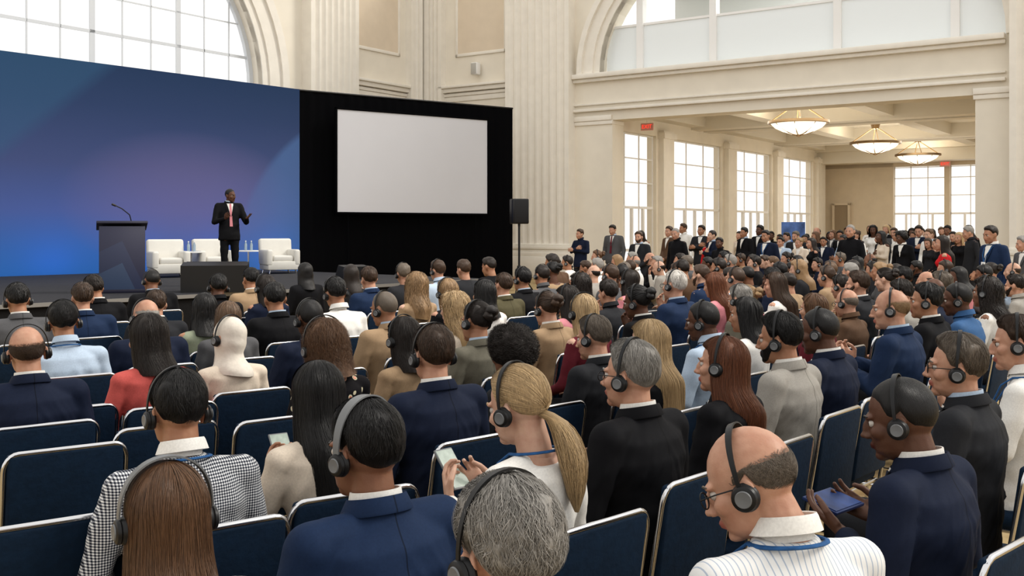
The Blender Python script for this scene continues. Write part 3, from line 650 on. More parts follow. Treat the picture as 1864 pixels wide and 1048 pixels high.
    me=npmesh('hair',np.concatenate(Vs),np.concatenate(Fs),np.concatenate(U)); HCACHE[key]=me; return me
def beard_mesh():
    if 'beard' in HCACHE: return HCACHE['beard']
    A,Tt=np.meshgrid(np.linspace(-82,82,40),np.linspace(0,1,14),indexing='ij'); z=np.abs(A); lo=np.interp(z,[0,22,45,82],[124,122,118,96]); hi=np.interp(z,[0,40,82],[146,146,118])
    P=cap(A%360,lo+(hi-lo)*Tt,.006*np.sin(np.pi*Tt)**.5-.001); idx=np.arange(40*14).reshape(40,14)
    F=np.stack([idx[:-1,:-1],idx[1:,:-1],idx[1:,1:],idx[:-1,1:]],-1).reshape(-1,4); me=npmesh('beard',P.reshape(-1,3),F,np.stack([A.ravel()/120,Tt.ravel()],-1)); HCACHE['beard']=me; return me
def hand_parts(curl):
    P=[ringloft([(0,0,0,.027,.019),(0,0,.045,.038,.016),(0,0,.088,.041,.013)])]
    P=[(np.stack([v[:,0],v[:,2],-v[:,1]],-1),f) for v,f in P]+[ell((0,.0,0),(.026,.02,.018)),ell((0,.088,0),(.041,.013,.013)),ell((-.026,.035,-.008),(.018,.03,.016))]
    for x,L,ang in ((-.032,.074,-5),(-.0108,.083,-1),(.0112,.077,3),(.0315,.06,8)):
        p=Vector((x,.088,0)); th=R_(curl*.6); pts=[p.copy()]
        for q,fr in enumerate((.45,.32,.23)):
            d=Vector((-math.sin(R_(-ang)),math.cos(th),-math.sin(th))).normalized(); p=p+d*L*fr; pts.append(p.copy()); th+=R_(curl)
        P+=chain(pts,[.0092,.0085,.0078,.0066])
    c=min(1,curl/50); P+=chain([Vector((-.024,.02,-.006)),Vector((-.052,.05,-.014-.012*c)),Vector((-.060+.018*c,.083,-.02-.022*c)),Vector((-.056+.028*c,.108,-.022-.028*c))],[.015,.0115,.010,.008])
    return P
HANDS={}
for nm,cu in (('relax',18),('grip',38),('flat',8)):
    HANDS[nm]=[voxel(hand_parts(cu),.0036,2),voxel(hand_parts(cu),.0062,1),voxel(hand_parts(cu),.0085,0)]
ARMS={
 'lap':[((.25,-.01,.72),(.12,.22,.635),(-.35,.9,-.12),(0,0,-1),'relax')],
 'phone':[((.245,.0,.74),(.085,.27,.845),(-.30,.55,.72),(-.65,-.35,.5),'grip')],
 'read':[((.24,-.05,.74),(.115,.15,.835),(-.25,.85,.35),(-.5,.1,.85),'relax')],
 'cross':[((.25,.02,.74),(-.05,.185,.84),(-.96,.12,.12),(0,-1,.0),'flat'),((-.25,.02,.74),(.05,.21,.79),(.96,.1,.05),(0,-1,0),'flat')],
 'down':[((.255,-.06,.70),(.265,.02,.44),(-.05,.12,-1),(-1,0,0),'relax')],
 'clasp':[((.26,-.03,.70),(.08,.19,.56),(-.8,.45,-.3),(0,-1,0),'relax')],
 'gesture':[((.26,.0,.70),(.15,.27,.76),(-.1,.85,.45),(-.8,.1,.6),'relax'),((-.28,.04,.70),(-.23,.30,.77),(-.2,.9,.3),(.55,.1,.8),'flat')],
 'chin':[((.20,.12,.72),(.065,.16,.98),(-.35,.05,.93),(0,-1,-.1),'grip'),((-.25,-.01,.72),(-.05,.22,.66),(.7,.6,0),(0,0,-1),'relax')]}
def vscale(p,k): return Vector((p[0]*k,p[1],p[2]))
POSE={}
def pose(stand,arms,fem):
    key=(stand,arms,fem)
    if key in POSE: return POSE[key]
    dz=.45 if stand else 0; k=.9 if fem else 1.04; U=Vector((0,0,dz)); ar=.86 if fem else 1
    rg=[(0,0,.46,.185,.15),(0,-.02,.6,.176,.14),(0,-.035,.75,.174,.128),(0,-.046,.9,.198,.13),(0,-.048,.97,.186,.11),(0,-.045,1.01,.130,.086),(0,-.042,1.035,.083,.076)]
    if fem: rg[1]=(0,-.02,.6,.164,.125); rg[2]=(0,-.035,.75,.152,.11); rg[3]=(0,-.044,.9,.186,.118)
    if stand: rg=[(0,0,.37,.188,.14)]+rg
    def rings(o,cut=None): return ringloft([(x,y,z+dz,(rx+o)*k,ry+o) for x,y,z,rx,ry in (rg if cut is None else rg[:cut])])
    A=ARMS[arms]; sides=[A[0], A[1] if len(A)>1 else tuple([(-q[0],q[1],q[2]) for q in A[0][:4]]+[A[0][4]])]
    jk=[rings(.0)]; st=[rings(-.010)]; bl=[rings(-.010,-1)]; core=[rings(-.03)]; hands=[]
    jk.append(ringloft([(0,-.040,1.0+dz,.10*k,.090),(0,-.036,1.035+dz,.086,.083),(0,-.034,1.062+dz,.076,.074)]))
    st.append(ringloft([(0,-.040,1.0+dz,.095*k,.085),(0,-.035,1.035+dz,.078,.076),(0,-.033,1.055+dz,.070,.068)]))
    for si,sd in enumerate(sides):
        s=1 if si==0 else -1
        sh=Vector((s*.186*k,-.042,.980+dz)); el=vscale(sd[0],k)+U; wr=(vscale(sd[1],k) if fem else Vector(sd[1]))+U; d=(wr-el).normalized()
        jk+=caps((s*.06*k,-.044,1.005+dz),sh+Vector((0,0,.006)),.050,.064*(.5+.5*ar)); jk+=caps(sh,el,.067*ar,.054*ar); jk+=caps(el,wr-d*.03,.053*ar,.040*ar)
        for L in (st,bl):
            L+=caps((s*.075*k,-.044,.995+dz),sh-Vector((s*.006,0,.006)),.048,.056*(.5+.5*ar)); L+=caps(sh-Vector((s*.006,0,.006)),el,.058*ar,.047*ar); L+=caps(el,wr-d*.02,.046*ar,.034*ar)
        core+=caps(sh,el,.040*ar,.034*ar); core+=caps(el,wr,.033*ar,.026)
        core+=caps((s*.05*k,-.044,1.0+dz),sh,.045,.045)
        hands.append((wr,Vector(sd[2]).normalized(),Vector(sd[3]).normalized(),s,sd[4]))
    for L in (jk,st,bl):
        if fem:
            for s in (-1,1): L.append(ell((s*.066,.050,.875+dz),(.062,.052,.06)))
        L.append(ell((0,-.01,.49+dz),(.176*k,.148,.06)))
    tr=[];sh_=[]
    hz=.53 if not stand else .95
    tr.append(ell((0,-.005,hz-(.02 if not stand else 0)),(.172*k,.14,.10)))
    for s in (-1,1):
        if stand: H,K,N=Vector((s*.088,0,.93)),Vector((s*.10,.015,.50)),Vector((s*.105,-.02,.10))
        else: H,K,N=Vector((s*.09,.0,.525)),Vector((s*.125,.42,.525)),Vector((s*.125,.40,.10))
        tr+=caps(H,K,.09,.066); tr+=caps(K,N,.065,.05); core+=caps(H,K,.06,.05); core+=caps(K,N,.045,.035)
        sh_+=[ell((N.x,N.y-.01,.05),(.042,.055,.05)),ell((N.x,N.y+.11,.038),(.046,.10,.036)),ell((N.x,N.y+.04,.06),(.04,.07,.045))]
        core.append(ell((N.x,N.y+.06,.05),(.03,.09,.03)))
    POSE[key]=dict(jk=jk,st=st,bl=bl,core=core,tr=tr,sh=sh_,hands=hands,dz=dz,rg=rg,k=k); return POSE[key]
CM={}
def cloth(kind,key,lod):
    q=(kind,key,lod)
    if q in CM: return CM[q]
    top=kind in('jk','st','bl')
    p=pose(*key); V,F=voxel(p[kind],(.0095,.018,.025)[lod] if top else {'tr':(.02,.025,.032),'sh':(.011,.014,.02)}[kind][lod],(4 if lod==0 else 2) if kind!='sh' else 2)
    if lod<2 and kind!='sh':
        N=vnorm(V,F); dz=p['dz']; soft=kind in('st','bl')
        for i in range(len(V)):
            v=Vector(V[i]); low=min(1,max(0,(1.0+dz-v.z)*8)); s=noise.noise(Vector((v.x*7+v.z*5,v.y*7,v.z*13)))*.007
            if soft: s+=noise.noise(Vector((v.x*15-v.z*9,v.y*13,v.z*11+abs(v.x)*22)))*.0070
            else: s+=noise.noise(Vector((v.x*16+v.z*6,v.y*16,v.z*24+abs(v.x)*44)))*.0050
            V[i]+=N[i]*s*(.25+.75*low)
    if kind=='sh': V[:,2]=np.maximum(V[:,2],0.001)
    me=npmesh({'jk':'jacket','st':'shirt','bl':'blouse','tr':'trousers','sh':'shoe'}[kind],V,F); CM[q]=me; return me
COREC={}
PV=np.array((0,-.03,-.11))
def body_mesh(key,yaw,pitch,roll,lod):
    q=(key,round(yaw/4)*4,round(pitch/4)*4,round(roll/4)*4,lod)
    if q in CM: return CM[q]
    p=pose(*key)
    if key not in COREC: COREC[key]=voxel(p['core'],.03,1)
    Vs=[];Fs=[];n=0;lips=[]
    V,F=COREC[key]; Vs.append(V);Fs.append(F);n+=len(V);lips.append(np.zeros(len(V)))
    hv,hf=HEAD[lod]; v=hv-PV; w=ss(-.21,-.09,hv[:,2]); lp=ss(.030,.020,np.abs(hv[:,0]))*ss(.074,.08,hv[:,1])*ss(-.076,-.072,hv[:,2])*ss(-.050,-.054,hv[:,2])
    def rot(v,ang,i,j):
        c=np.cos(ang);s=np.sin(ang);o=v.copy();o[:,i]=c*v[:,i]-s*v[:,j];o[:,j]=s*v[:,i]+c*v[:,j];return o
    v=rot(v,w*R_(q[3]),2,0); v=rot(v,-w*R_(q[2]),1,2); v=rot(v,w*R_(q[1]),0,1); v=v+PV+np.array((0,0,1.18+p['dz']))
    Vs.append(v);Fs.append(hf+n);n+=len(v);lips.append(lp)
    for wr,d,pl,s,tn in p['hands']:
        hv2,hf2=HANDS[tn][lod]; y=d; z=-(pl-d*pl.dot(d)).normalized(); x=y.cross(z); M=np.array([x,y,z]).T
        hh=hv2*(.92 if key[2] else 1); ff=hf2
        if s<0: hh=hh*np.array((-1,1,1)); ff=hf2[:,::-1]
        Vs.append(hh@M.T+np.array(wr)); Fs.append(ff+n); n+=len(hh); lips.append(np.zeros(len(hh)))
    me=npmesh('body',np.concatenate(Vs),np.concatenate(Fs),None,np.concatenate(lips)); CM[q]=me; return me
def headM(yaw,pitch,roll,dz):
    yaw=round(yaw/4)*4;pitch=round(pitch/4)*4;roll=round(roll/4)*4
    return T_((0,0,1.18+dz))@T_(PV)@RZ(R_(yaw))@RX(R_(-pitch))@RY(R_(roll))@T_(-Vector(PV))
def ring_mesh(rows,cy,slope,name):
    b=B(); n=32; V=[];F=[]
    for z,rx,ry in rows:
        for k in range(n):
            a=2*math.pi*k/n; x=rx*math.cos(a); y=cy+ry*math.sin(a); V.append((x,y,z-slope*(y-cy)-(.012 if y>.035 else 0)))
    for i in range(len(rows)-1):
        for k in range(n): F.append((i*n+k,i*n+(k+1)%n,(i+1)*n+(k+1)%n,(i+1)*n+k))
    b.add(V,F); return b.mesh(name)
COLL=ring_mesh([(1.045,.069,.067),(1.075,.0675,.0655),(1.093,.0645,.0625),(1.093,.060,.058),(1.05,.058,.056)],-.030,.16,'shirt_collar')
COLS=ring_mesh([(1.045,.060,.058),(1.098,.0605,.0585),(1.100,.065,.063),(1.092,.0695,.0675),(1.062,.080,.077),(1.060,.076,.073)],-.031,.22,'shirt_collar')
COLJ=ring_mesh([(1.05,.070,.068),(1.076,.0705,.0685),(1.079,.0745,.0725),(1.070,.079,.077),(1.042,.0925,.089),(1.036,.0925,.089),(1.036,.086,.082)],-.034,.20,'jacket_collar')
def band_mesh(hx,top,cups=False,wide=1):
    b=B(); n=26; V=[];F=[]
    for i in range(n+1):
        a=math.pi*(i/n); r=(-math.cos(a)); x=r*hx; z=-.005+(top+.005)*math.sin(a)**.75 if 0<i<n else -.005
        w=(.0042+.0035*math.sin(a))*wide; o=Vector((r*.9,0,math.sin(a))).normalized()*.004
        for dy,dr in ((-w,0),(w,0),(w,1),(-w,1)): V.append(Vector((x,dy-.012*math.sin(a),z))+o*dr)
    for i in range(n):
        for k in range(4): F.append((i*4+k,i*4+(k+1)%4,i*4+4+(k+1)%4,i*4+4+k))
    b.add(V,F)
    if cups:
        for s in (-1,1): cup(b,s,hx)
    return b.mesh('headset',2 if cups else 1)
def cup(b,s,hx):
    M=RY(R_(90*s)); c=(s*(hx-.017),-.002,-.014); k=.84
    b.lathe([(.006,.0),(.034*k,.0),(.037*k,.006),(.035*k,.012),(.032*k,.015),(.034*k,.018),(.031*k,.025),(.023*k,.028),(.019*k,.028)],c,22,0,M); b.lathe([(.022*k,.0282),(.020*k,.031),(.012*k,.030),(.0,.0295)],c,22,1,M)
HSB={}
def headset(hx,top,lod,wide):
    k=(round(hx,3),round(top,3),lod,wide)
    if k not in HSB:
        if lod==2: HSB[k]=(band_mesh(hx,top,True,wide),)
        else:
            L=[band_mesh(hx,top,False,wide)]
            for s in (-1,1): b=B(); cup(b,s,hx); L.append(b.mesh('ear_cup',2))
            HSB[k]=tuple(L)
    return HSB[k]
b=B()
for s in (-1,1):
    b.tube([(s*.033+.024*math.cos(a),.103,.0+.018*math.sin(a)) for a in np.linspace(0,2*math.pi,17)[:-1]],.0017,6,True); b.tube([(s*.057,.101,.006),(s*.079,.06,.01),(s*.083,-.01,.008)],.0017,6)
b.tube([(-.009,.104,.003),(0,.110,.006),(.009,.104,.003)],.0017,6); GLAS=b.mesh('glasses')
b=B(); b.add(ICOV*.0115,ICOF); EYE=b.mesh('eye')
BROW=[]
for s in (-1,1):
    b=B(); b.tube([(s*.014,.0965,.022),(s*.03,.095,.028),(s*.046,.084,.025)],[.0032,.0036,.002],6); BROW.append(b.mesh('eyebrow'))
def lany_meshes(dz):
    b=B(); P=[]
    for i in range(13):
        t=R_(-125+250*i/12); P.append((math.sin(t)*.083,-.038-math.cos(t)*.080,1.055+dz-.012*(1-math.cos(t))))
    Lp=[(0.0,.120,.80+dz),(-.035,.108,.90+dz),(-.07,.056,1.0+dz)]+P+[(.07,.056,1.0+dz),(.035,.108,.90+dz),(0,.120,.80+dz)]
    b.tube(Lp,.0065,8,flat=.6); m1=b.mesh('lanyard'); b=B(); b.box((0,.126,.755+dz),(.085,.004,.11),.001); return m1,b.mesh('badge')
LAN={0:lany_meshes(0),1:lany_meshes(.45)}
def front_grid(key,ztop,zbot,x0f,x1f,off,name):
    p=pose(*key); rg=p['rg']; zs=[r[2] for r in rg]; b=B(); V=[];F=[]; n=9; m=7
    for i in range(n):
        u=i/(n-1); z=ztop+(zbot-ztop)*u; cy=np.interp(z,zs,[r[1] for r in rg]); ry=np.interp(z,zs,[r[4] for r in rg]); rx=np.interp(z,zs,[r[3] for r in rg])
        for j in range(m):
            x=x0f(u)+(x1f(u)-x0f(u))*j/(m-1); V.append((x,cy+ry*math.sqrt(max(0,1-(x/rx)**2))+off+(.012 if z>1.0 else 0),z+p['dz']))
    for i in range(n-1):
        for j in range(m-1): F.append((i*m+j,i*m+j+1,i*m+m+j+1,i*m+m+j))
    b.add(V,F); return b.mesh(name)
def front_mesh(kind,key):
    q=(kind,)+key
    if q not in CM:
        if kind=='shirt_front': CM[q]=front_grid(key,1.035,.80,lambda u:-(.06-.054*u),lambda u:.06-.054*u,.006,kind)
        elif kind=='tie': CM[q]=front_grid(key,1.03,.62,lambda u:-(.016+.012*u),lambda u:.016+.012*u,.011,kind)
        else:
            s=1 if kind.endswith('R') else -1
            CM[q]=front_grid(key,1.03,.79,lambda u:s*(.058-.054*u),lambda u:s*(.058-.054*u+.045*math.sin(math.pi*min(1,u*.9+.12))),.013,'lapel')
    return CM[q]
def held(kind,root_m,label):
    if kind=='phone':
        M=root_m@T_((.0,.345,.925))@RX(R_(48)); r=bpy.data.objects.new('smartphone',None); C.objects.link(r); r.matrix_world=M; tag(r,label,'phone','smartphones in hands')
        b=B(); b.box((0,0,0),(.078,.155,.009),.004); b.obj('phone_case',M_grey,r); b=B(); b.box((0,0,.0048),(.07,.142,.001)); b.obj('screen',mat('phone_screen',(.25,.28,.25),.2,em=(.5,.6,.5),es=.25,var=.4,scale=25),r)
    elif kind=='book':
        M=root_m@T_((0,.245,.89))@RX(R_(14)); r=bpy.data.objects.new('booklet',None); C.objects.link(r); r.matrix_world=M; tag(r,label,'booklet')
        b=B(); b.box((0,0,0),(.17,.12,.010),.002); b.obj('cover',mat('booklet_blue',(.012,.03,.11),.4),r); b=B(); b.box((0,0,.0062),(.155,.105,.002)); b.obj('pages',mat('booklet_print',(.018,.045,.15),.4,var=.5,scale=12),r)
    else:
        M=root_m@T_((0,.33,.86))@RX(R_(30)); r=bpy.data.objects.new('paper_sheet',None); C.objects.link(r); r.matrix_world=M; tag(r,label,'paper')
        b=B(); b.box((0,0,0),(.2,.28,.003)); b.obj('sheet',M_card,r)
# ================================================================= people table
PEOPLE=[]
def P(x,y,label,hair='short',hc='dark',skin='w',col='navy',top='jacket',d=None,f=0,pose='lap',a=None,h=None,pitch=4,roll=0,hs=1,lan=0,gl=0,tie=None,beard=0,stand=0,z0=0,pat=None,hold=None,group='seated audience',lod=None,trs='charcoal',hsc=0):
    q=dict(locals())
    if d is None: q['d']=(731./(y-418))
    if a is None:
        X=(x-CX)/F0*q['d']; spk=math.degrees(math.atan2(X+5,19.5-q['d'])); base=38+12*min(1,max(0,(x-300)/1100.)); q['a']=min(88,max(base,spk)) if not stand else spk
    if h is None: q['h']=q['a']+random.uniform(-14,16)
    if d and d>3: q['pitch']=pitch+random.uniform(-5,8); q['roll']=random.uniform(-6,6)
    PEOPLE.append(q)
P(303,832,'person in pale top, cut off at the bottom left edge','long','auburn',col='cream',top='blouse',d=2.2,f=1,hsc=1)
P(922,862,'person with headset cut off at the bottom centre edge','shortcurl','grey',col='charcoal',d=1.76)
P(665,725,'person in bright navy suit with thick grey headset band','short','black','m',col='navyblue',d=2.55,hsc=1,h=50)
P(1362,757,'person in striped pale shirt and glasses looking down','bald','greybrown',col='white',top='shirt',pat='stripe',d=2.25,a=24,h=66,pitch=26,gl=1,lan=1)
P(1640,680,'person in navy suit looking down over a blue booklet','buzz','black','b',col='navy',d=3.0,a=44,h=62,pitch=12,pose='read',hold='book')
P(945,655,'person in white top and blue lanyard holding a phone','pony','blonde','p',col='white',top='blouse',d=3.2,f=1,pose='phone',h=54,pitch=10,lan=1,hold='phone')
P(322,670,'person in black and white checked shirt','short','black','t',col='white',top='shirt',pat='gingham',d=3.2,lan=1,h=40)
P(578,650,'person in cream jacket holding a phone','long','black','t',col='cream',top='blouse',d=3.5,f=1,pose='phone',hs=0,hold='phone',pitch=12,a=34,h=34)
P(1148,618,'person in black suit and glasses, right of the lanyard wearer','short','grey',col='black',d=3.75,gl=1,h=56)
P(1742,605,'person in grey suit and glasses near the right edge','short','greybrown',col='charcoal',d=4.0,gl=1,h=66)
P(1850,572,'person in pale shirt and lanyard cut by right edge','short','brown',col='white',top='shirt',d=4.7,h=66,lan=1,pose='phone')
P(787,590,'person in dark navy suit with headset behind the cream jacket','short','brown',col='navy',d=4.4)
P(270,565,'person in coral red jacket','bob','dark','t',col='coral',top='blouse',d=5.2,f=1,hs=0)
P(415,573,'person in white headscarf and pale pink top','scarf','white','w',col='cream',top='blouse',d=5.6,f=1)
P(52,592,'person in dark navy suit at the left edge','bald','brown',col='navy',d=4.7)
P(594,578,'person in black floral blouse','bobcurl','auburn','w',col='black',top='blouse',pat='floral',d=5.0,f=1)
P(735,572,'person in dusty beige top with headset beside floral blouse','bob','dark','w',col='tan',top='blouse',d=5.6,f=1)
P(930,586,'person in dark top with very full hair above white top','curly','dark','m',col='charcoal',top='blouse',d=5.2,f=1,hs=0)
P(1312,608,'person in black blazer with headset over long hair','long','red','w',col='black',d=4.3,f=1,h=62)
P(1420,566,'person in pale grey blazer with headset','short','black','t',col='lightgrey',d=5.0,beard=1,h=60)
P(1492,558,'person in navy suit beside the pale grey blazer','buzz','black','b',col='navy',d=5.4,h=60)
P(1622,525,'person in blue-grey suit holding white paper','bald','sandy',col='navyblue',d=6.3,h=64,pose='phone',hold='paper')
P(1280,545,'person in pale blue shirt with headset and lanyard','buzz','black','b',col='ltblue',top='shirt',d=6.2,lan=1,h=62)
P(1178,577,'person in dark top with long straight hair, no headset','long','blonde','p',col='black',top='blouse',d=5.2,f=1,hs=0)
P(1357,537,'person in white blouse behind the pale blue shirt','bob','black','t',col='white',top='blouse',d=6.8,f=1,hs=0)
P(1685,514,'person in black suit with headset beside the denim shirt','short','black','t',col='black',d=7.3,h=64)
P(1742,512,'person in denim blue shirt with headset','buzz','black','b',col='denim',top='shirt',d=7.6,h=66)
P(1795,503,'person in white top right of the denim shirt','longcurl','dark','m',col='white',top='blouse',d=8.4,f=1)
P(1080,572,'person in charcoal suit with headset behind black suit','short','greybrown',col='charcoal',d=5.3)
P(995,528,'person in tan jacket with pinned-up hair','updo','brown','w',col='tan',d=7.0,f=1)
P(865,546,'person in grey tweed jacket with pinned-up hair','updo','dark','t',col='tweed',d=6.2,f=1)
P(826,528,'person in cream cardigan with long loose hair','longcurl','blonde','p',col='cream',top='blouse',d=7.3,f=1,hs=0)
P(1062,531,'person in maroon top left of dark long-haired neighbour','bob','blonde','p',col='maroon',top='blouse',d=7.0,f=1)
P(700,528,'person in khaki tan suit','buzz','greybrown','t',col='tan',d=7.2)
P(612,503,'person in plain white shirt below the screen corner','short','black','t',col='white',top='shirt',d=8.4)
P(565,543,'person in navy jacket with headset behind floral blouse','buzz','black','b',col='navy',d=6.4)
P(502,512,'person in black suit right of white headscarf','short','black','t',col='black',d=8.0,hs=0)
P(412,545,'person in grey jacket just behind the white headscarf','bob','ltbrown','w',col='grey',d=7.0,f=1,hs=0)
P(372,530,'person in sage green cardigan','bob','black','t',col='sage',top='blouse',d=7.4,f=1,hs=0)
P(262,543,'person in navy jacket behind the coral red jacket','bald','grey',col='navy',d=6.6)
P(150,513,'person in navy suit below the lectern left side','short','brown',col='navyblue',d=8.0,hs=0)
P(172,498,'person in black jacket nearest the lectern foot','short','dark','t',col='black',d=9.6,hs=0)
P(118,546,'person in light blue shirt with lanyard','short','black','t',col='ltblue',top='shirt',d=6.2,lan=1)
P(34,514,'person in mid grey suit near the left edge','short','black','t',col='grey',d=8.0)
P(284,526,'person in charcoal suit two seats behind coral jacket','short','brown',col='charcoal',d=8.2,hs=0)
P(275,489,'person in black suit right of the lectern','buzz','black','m',col='black',d=11)
P(455,486,'person in beige jacket under the middle armchair','short','black','t',col='tan',d=11,hs=0)
P(396,497,'person in black top with headset below floor monitor','short','black','b',col='black',top='shirt',d=10)
P(482,497,'person in navy top right of the beige jacket','bob','dark','t',col='navy',top='blouse',d=9.8,f=1)
P(555,476,'person in black jacket below the backdrop right end','bob','black','m',col='black',d=12.5,f=1,hs=0)
P(640,479,'person in charcoal blouse beside the small floor wedge','long','dark','w',col='charcoal',top='blouse',d=12,f=1,hs=0)
P(673,484,'person in navy suit under the screen left end','short','brown',col='navyblue',d=10.8,hs=0)
P(735,478,'person in grey jacket under the screen middle','short','greybrown',col='charcoal',d=12.3)
P(756,494,'person in beige wrap with long wavy hair under screen','longcurl','sandy','p',col='tan',top='blouse',d=9.6,f=1,hs=0)
P(797,472,'person in pale blue shirt under the screen','short','brown',col='ltblue',top='shirt',d=12.6)
P(845,471,'person in dark suit under screen right half','short','brown',col='charcoal',d=13,hs=0)
P(890,466,'person in black suit under the screen right corner','short','dark','t',col='black',d=14,hs=0)
P(815,504,'person in black blouse in front of the pale blue shirt','bob','sandy','w',col='black',top='blouse',d=8.8,f=1)
P(880,506,'person in white blouse under screen right corner','bob','black','t',col='white',top='blouse',d=8.7,f=1,hs=0)
P(915,496,'person in olive jacket below the loudspeaker','short','brown',col='olive',d=10.2,hs=0)
P(950,486,'person in black suit with headset below the loudspeaker','short','black','t',col='black',d=10.9)
P(985,481,'person in grey shirt below the fluted column','short','dark','t',col='grey',top='shirt',d=12)
P(1160,516,'person in black jacket with hand raised to face','bun','black','b',col='black',d=7.7,f=1,pose='chin')
P(1226,491,'person in navy suit with headset resting chin on hand','short','white',col='navyblue',d=8.9,pose='chin',gl=1)
P(1300,492,'person in pink scarf top beneath second tall window','long','red','w',col='pink',top='blouse',d=9.9,f=1,hs=0)
P(1345,516,'person in grey tweed jacket beneath the third tall window','short','grey',col='tweed',d=8.2)
P(1410,492,'person in white cardigan beneath the fourth tall window','long','brown','w',col='white',top='blouse',d=9.9,f=1,hs=0)
P(1560,492,'person in dark suit and white shirt under far beige wall','short','brown',col='charcoal',d=9.6,beard=1,hs=0)
P(1482,531,'person in maroon jacket behind navy suit pair','bob','auburn','w',col='maroon',d=7.6,f=1,hs=0)
P(1110,480,'person in grey blazer right of the fluted column','short','brown',col='grey',d=11.5)
P(1030,516,'person in pink blouse between two dark jackets','long','dark','t',col='pink',top='blouse',d=8.4,f=1)
P(1005,460,'person in brown jacket farthest back below fluted column','short','dark','t',col='brown',d=15,hs=0)
def pos(q): return np.array([(q['x']-CX)/F0*q['d'],q['d']])
for it in range(25):
    for i in range(len(PEOPLE)):
        for j in range(i):
            A_,B_=PEOPLE[i],PEOPLE[j]; dd=np.linalg.norm(pos(A_)-pos(B_))
            if dd<.52:
                f_,n_=(A_,B_) if A_['d']>B_['d'] else (B_,A_)
                f_['d']*=1.006; n_['d']*=.997
LAND=[(0,1050,'the fluted column'),(1050,1210,'the first tall window'),(1210,1335,'the second tall window'),(1335,1415,'the third tall window'),(1415,1495,'the fourth tall window'),(1495,1622,'the beige far wall'),(1622,1774,'the far glass doors'),(1774,1990,'the right pillar')]
ORD=['first','second','third','fourth','fifth','sixth','seventh','eighth','ninth','tenth','eleventh','twelfth','thirteenth','fourteenth','fifteenth','sixteenth','seventeenth','eighteenth','nineteenth','twentieth']+['number %d'%i for i in range(21,60)]
CN=dict(navy='navy',navyblue='blue',black='black',charcoal='charcoal',grey='grey',lightgrey='pale grey',white='white',cream='cream',coral='coral',tan='tan',ltblue='pale blue',denim='denim',red='red',pink='pink',sage='sage',teal='teal',maroon='maroon',olive='olive',tweed='tweed',brown='brown')
def autolabel(verb):
    for x0,x1,nm in LAND:
        L=sorted([q for q in PEOPLE if q['label'] is None and x0<=q['x']<x1],key=lambda q:-q['d']); cnt={}
        for q in L: cnt.setdefault((q['col'],q['top']),[]).append(q)
        for (c,t),qs in cnt.items():
            for i,q in enumerate(qs):
                base='person in %s %s %s %s'%(CN[c],t,verb,nm)
                if len(qs)>1: base+=', '+(('farthest' if i==0 else 'nearest') if len(qs)==2 else ORD[i]+' from the back')
                q['label']=base
rng=random.Random(11); fills=[]
u_=np.array((.70,.714)); w_=np.array((-.714,.70))
taken=[pos(q) for q in PEOPLE]
for i in range(-10,60):
    for j in range(-30,30):
        p=u_*(i*.66+rng.uniform(-.09,.09))+w_*(j*.98+rng.uniform(-.12,.12)); d=p[1]
        if d<7.0: continue
        x=CX+p[0]/d*F0
        if x>1890: continue
        if x<1000 and not(d>9.5 and x>965): continue
        dmax=np.interp(x,[960,1050,1300,1600,1900],[16.5,20,20.5,18,13.5])
        if d>dmax: continue
        if min(np.linalg.norm(p-t) for t in taken)<.58: continue
        if rng.random()<.12: continue
        taken.append(p); fills.append((x,d))
def rand_person(x,y,d,cm=None,cf=None,**k):
    f=rng.random()<.40; sk=rng.choice('wwwptmb'); col=rng.choice((cm or ['navy','black','charcoal','grey','black','navyblue','white','lightgrey','ltblue','tan','black','brown','navy']) if not f else (cf or ['black','white','cream','pink','black','grey','charcoal','tan','navy','navy','sage','maroon']))
    hr=rng.choice(['short','short','short','buzz','bald','short']) if not f else rng.choice(['long','bob','longcurl','bun','bob','long','pony'])
    hc=rng.choice(['dark','brown','brown','grey','dark','greybrown','ltbrown']) if not f else rng.choice(['dark','brown','auburn','blonde','ltbrown','dark','sandy'])
    if sk in 'mb': hc='black'
    top=rng.choice(['jacket','jacket','shirt']) if not f else rng.choice(['blouse','blouse','jacket'])
    P(x,y,None,hr,hc,sk,col,top,d=d,f=int(f),beard=int((not f) and rng.random()<.2),gl=int(rng.random()<.15),**k)
for x,d in fills:
    zt=1.28+rng.uniform(-.06,.05)
    rand_person(x,HY+(HZ-zt)*F0/d,d,hs=int(rng.random()<.38),pose=rng.choice(['lap','lap','lap','chin','cross','phone']))
autolabel('seated below')
G='people standing at the back'
def ST(x,y,label,d,hair,hc,sk,col,top='jacket',f=0,pose='down',**k): P(x,y,label,hair,hc,sk,col,top,d=d,f=f,pose=pose,stand=1,hs=0,group=G,**k)
ST(1055,416,'person in dark polo standing with crossed arms beside the column',25,'short','brown','w','navy','shirt',pose='cross')
ST(1115,408,'person in grey suit standing before the first tall window',26,'short','dark','w','grey',tie='maroon')
ST(1166,418,'person in white top standing between first and second windows',25,'long','dark','t','white','blouse',1,'clasp')
ST(1218,411,'person in brown jacket standing left of the second window',24,'short','brown','w','brown',pose='clasp')
ST(1243,406,'person in pale shirt standing behind the brown jacket',27.5,'short','brown','t','white','shirt')
ST(1276,409,'person in charcoal suit standing at second tall window',25,'short','dark','t','charcoal',pose='cross')
ST(1292,428,'person in red top standing under second tall window',23,'long','red','w','red','blouse',1)
ST(1354,413,'person in black suit standing left of third window',24.5,'short','black','t','black',pose='clasp')
ST(1394,418,'person in navy suit and white shirt standing near third window',20.5,'short','black','t','navy',tie=None,lan=1)
ST(1432,422,'person in pale blue shirt standing left of the banner',25.5,'short','dark','w','ltblue','shirt')
ST(1466,426,'person in white blouse standing below the fourth window',24,'bob','black','t','white','blouse',1,'clasp')
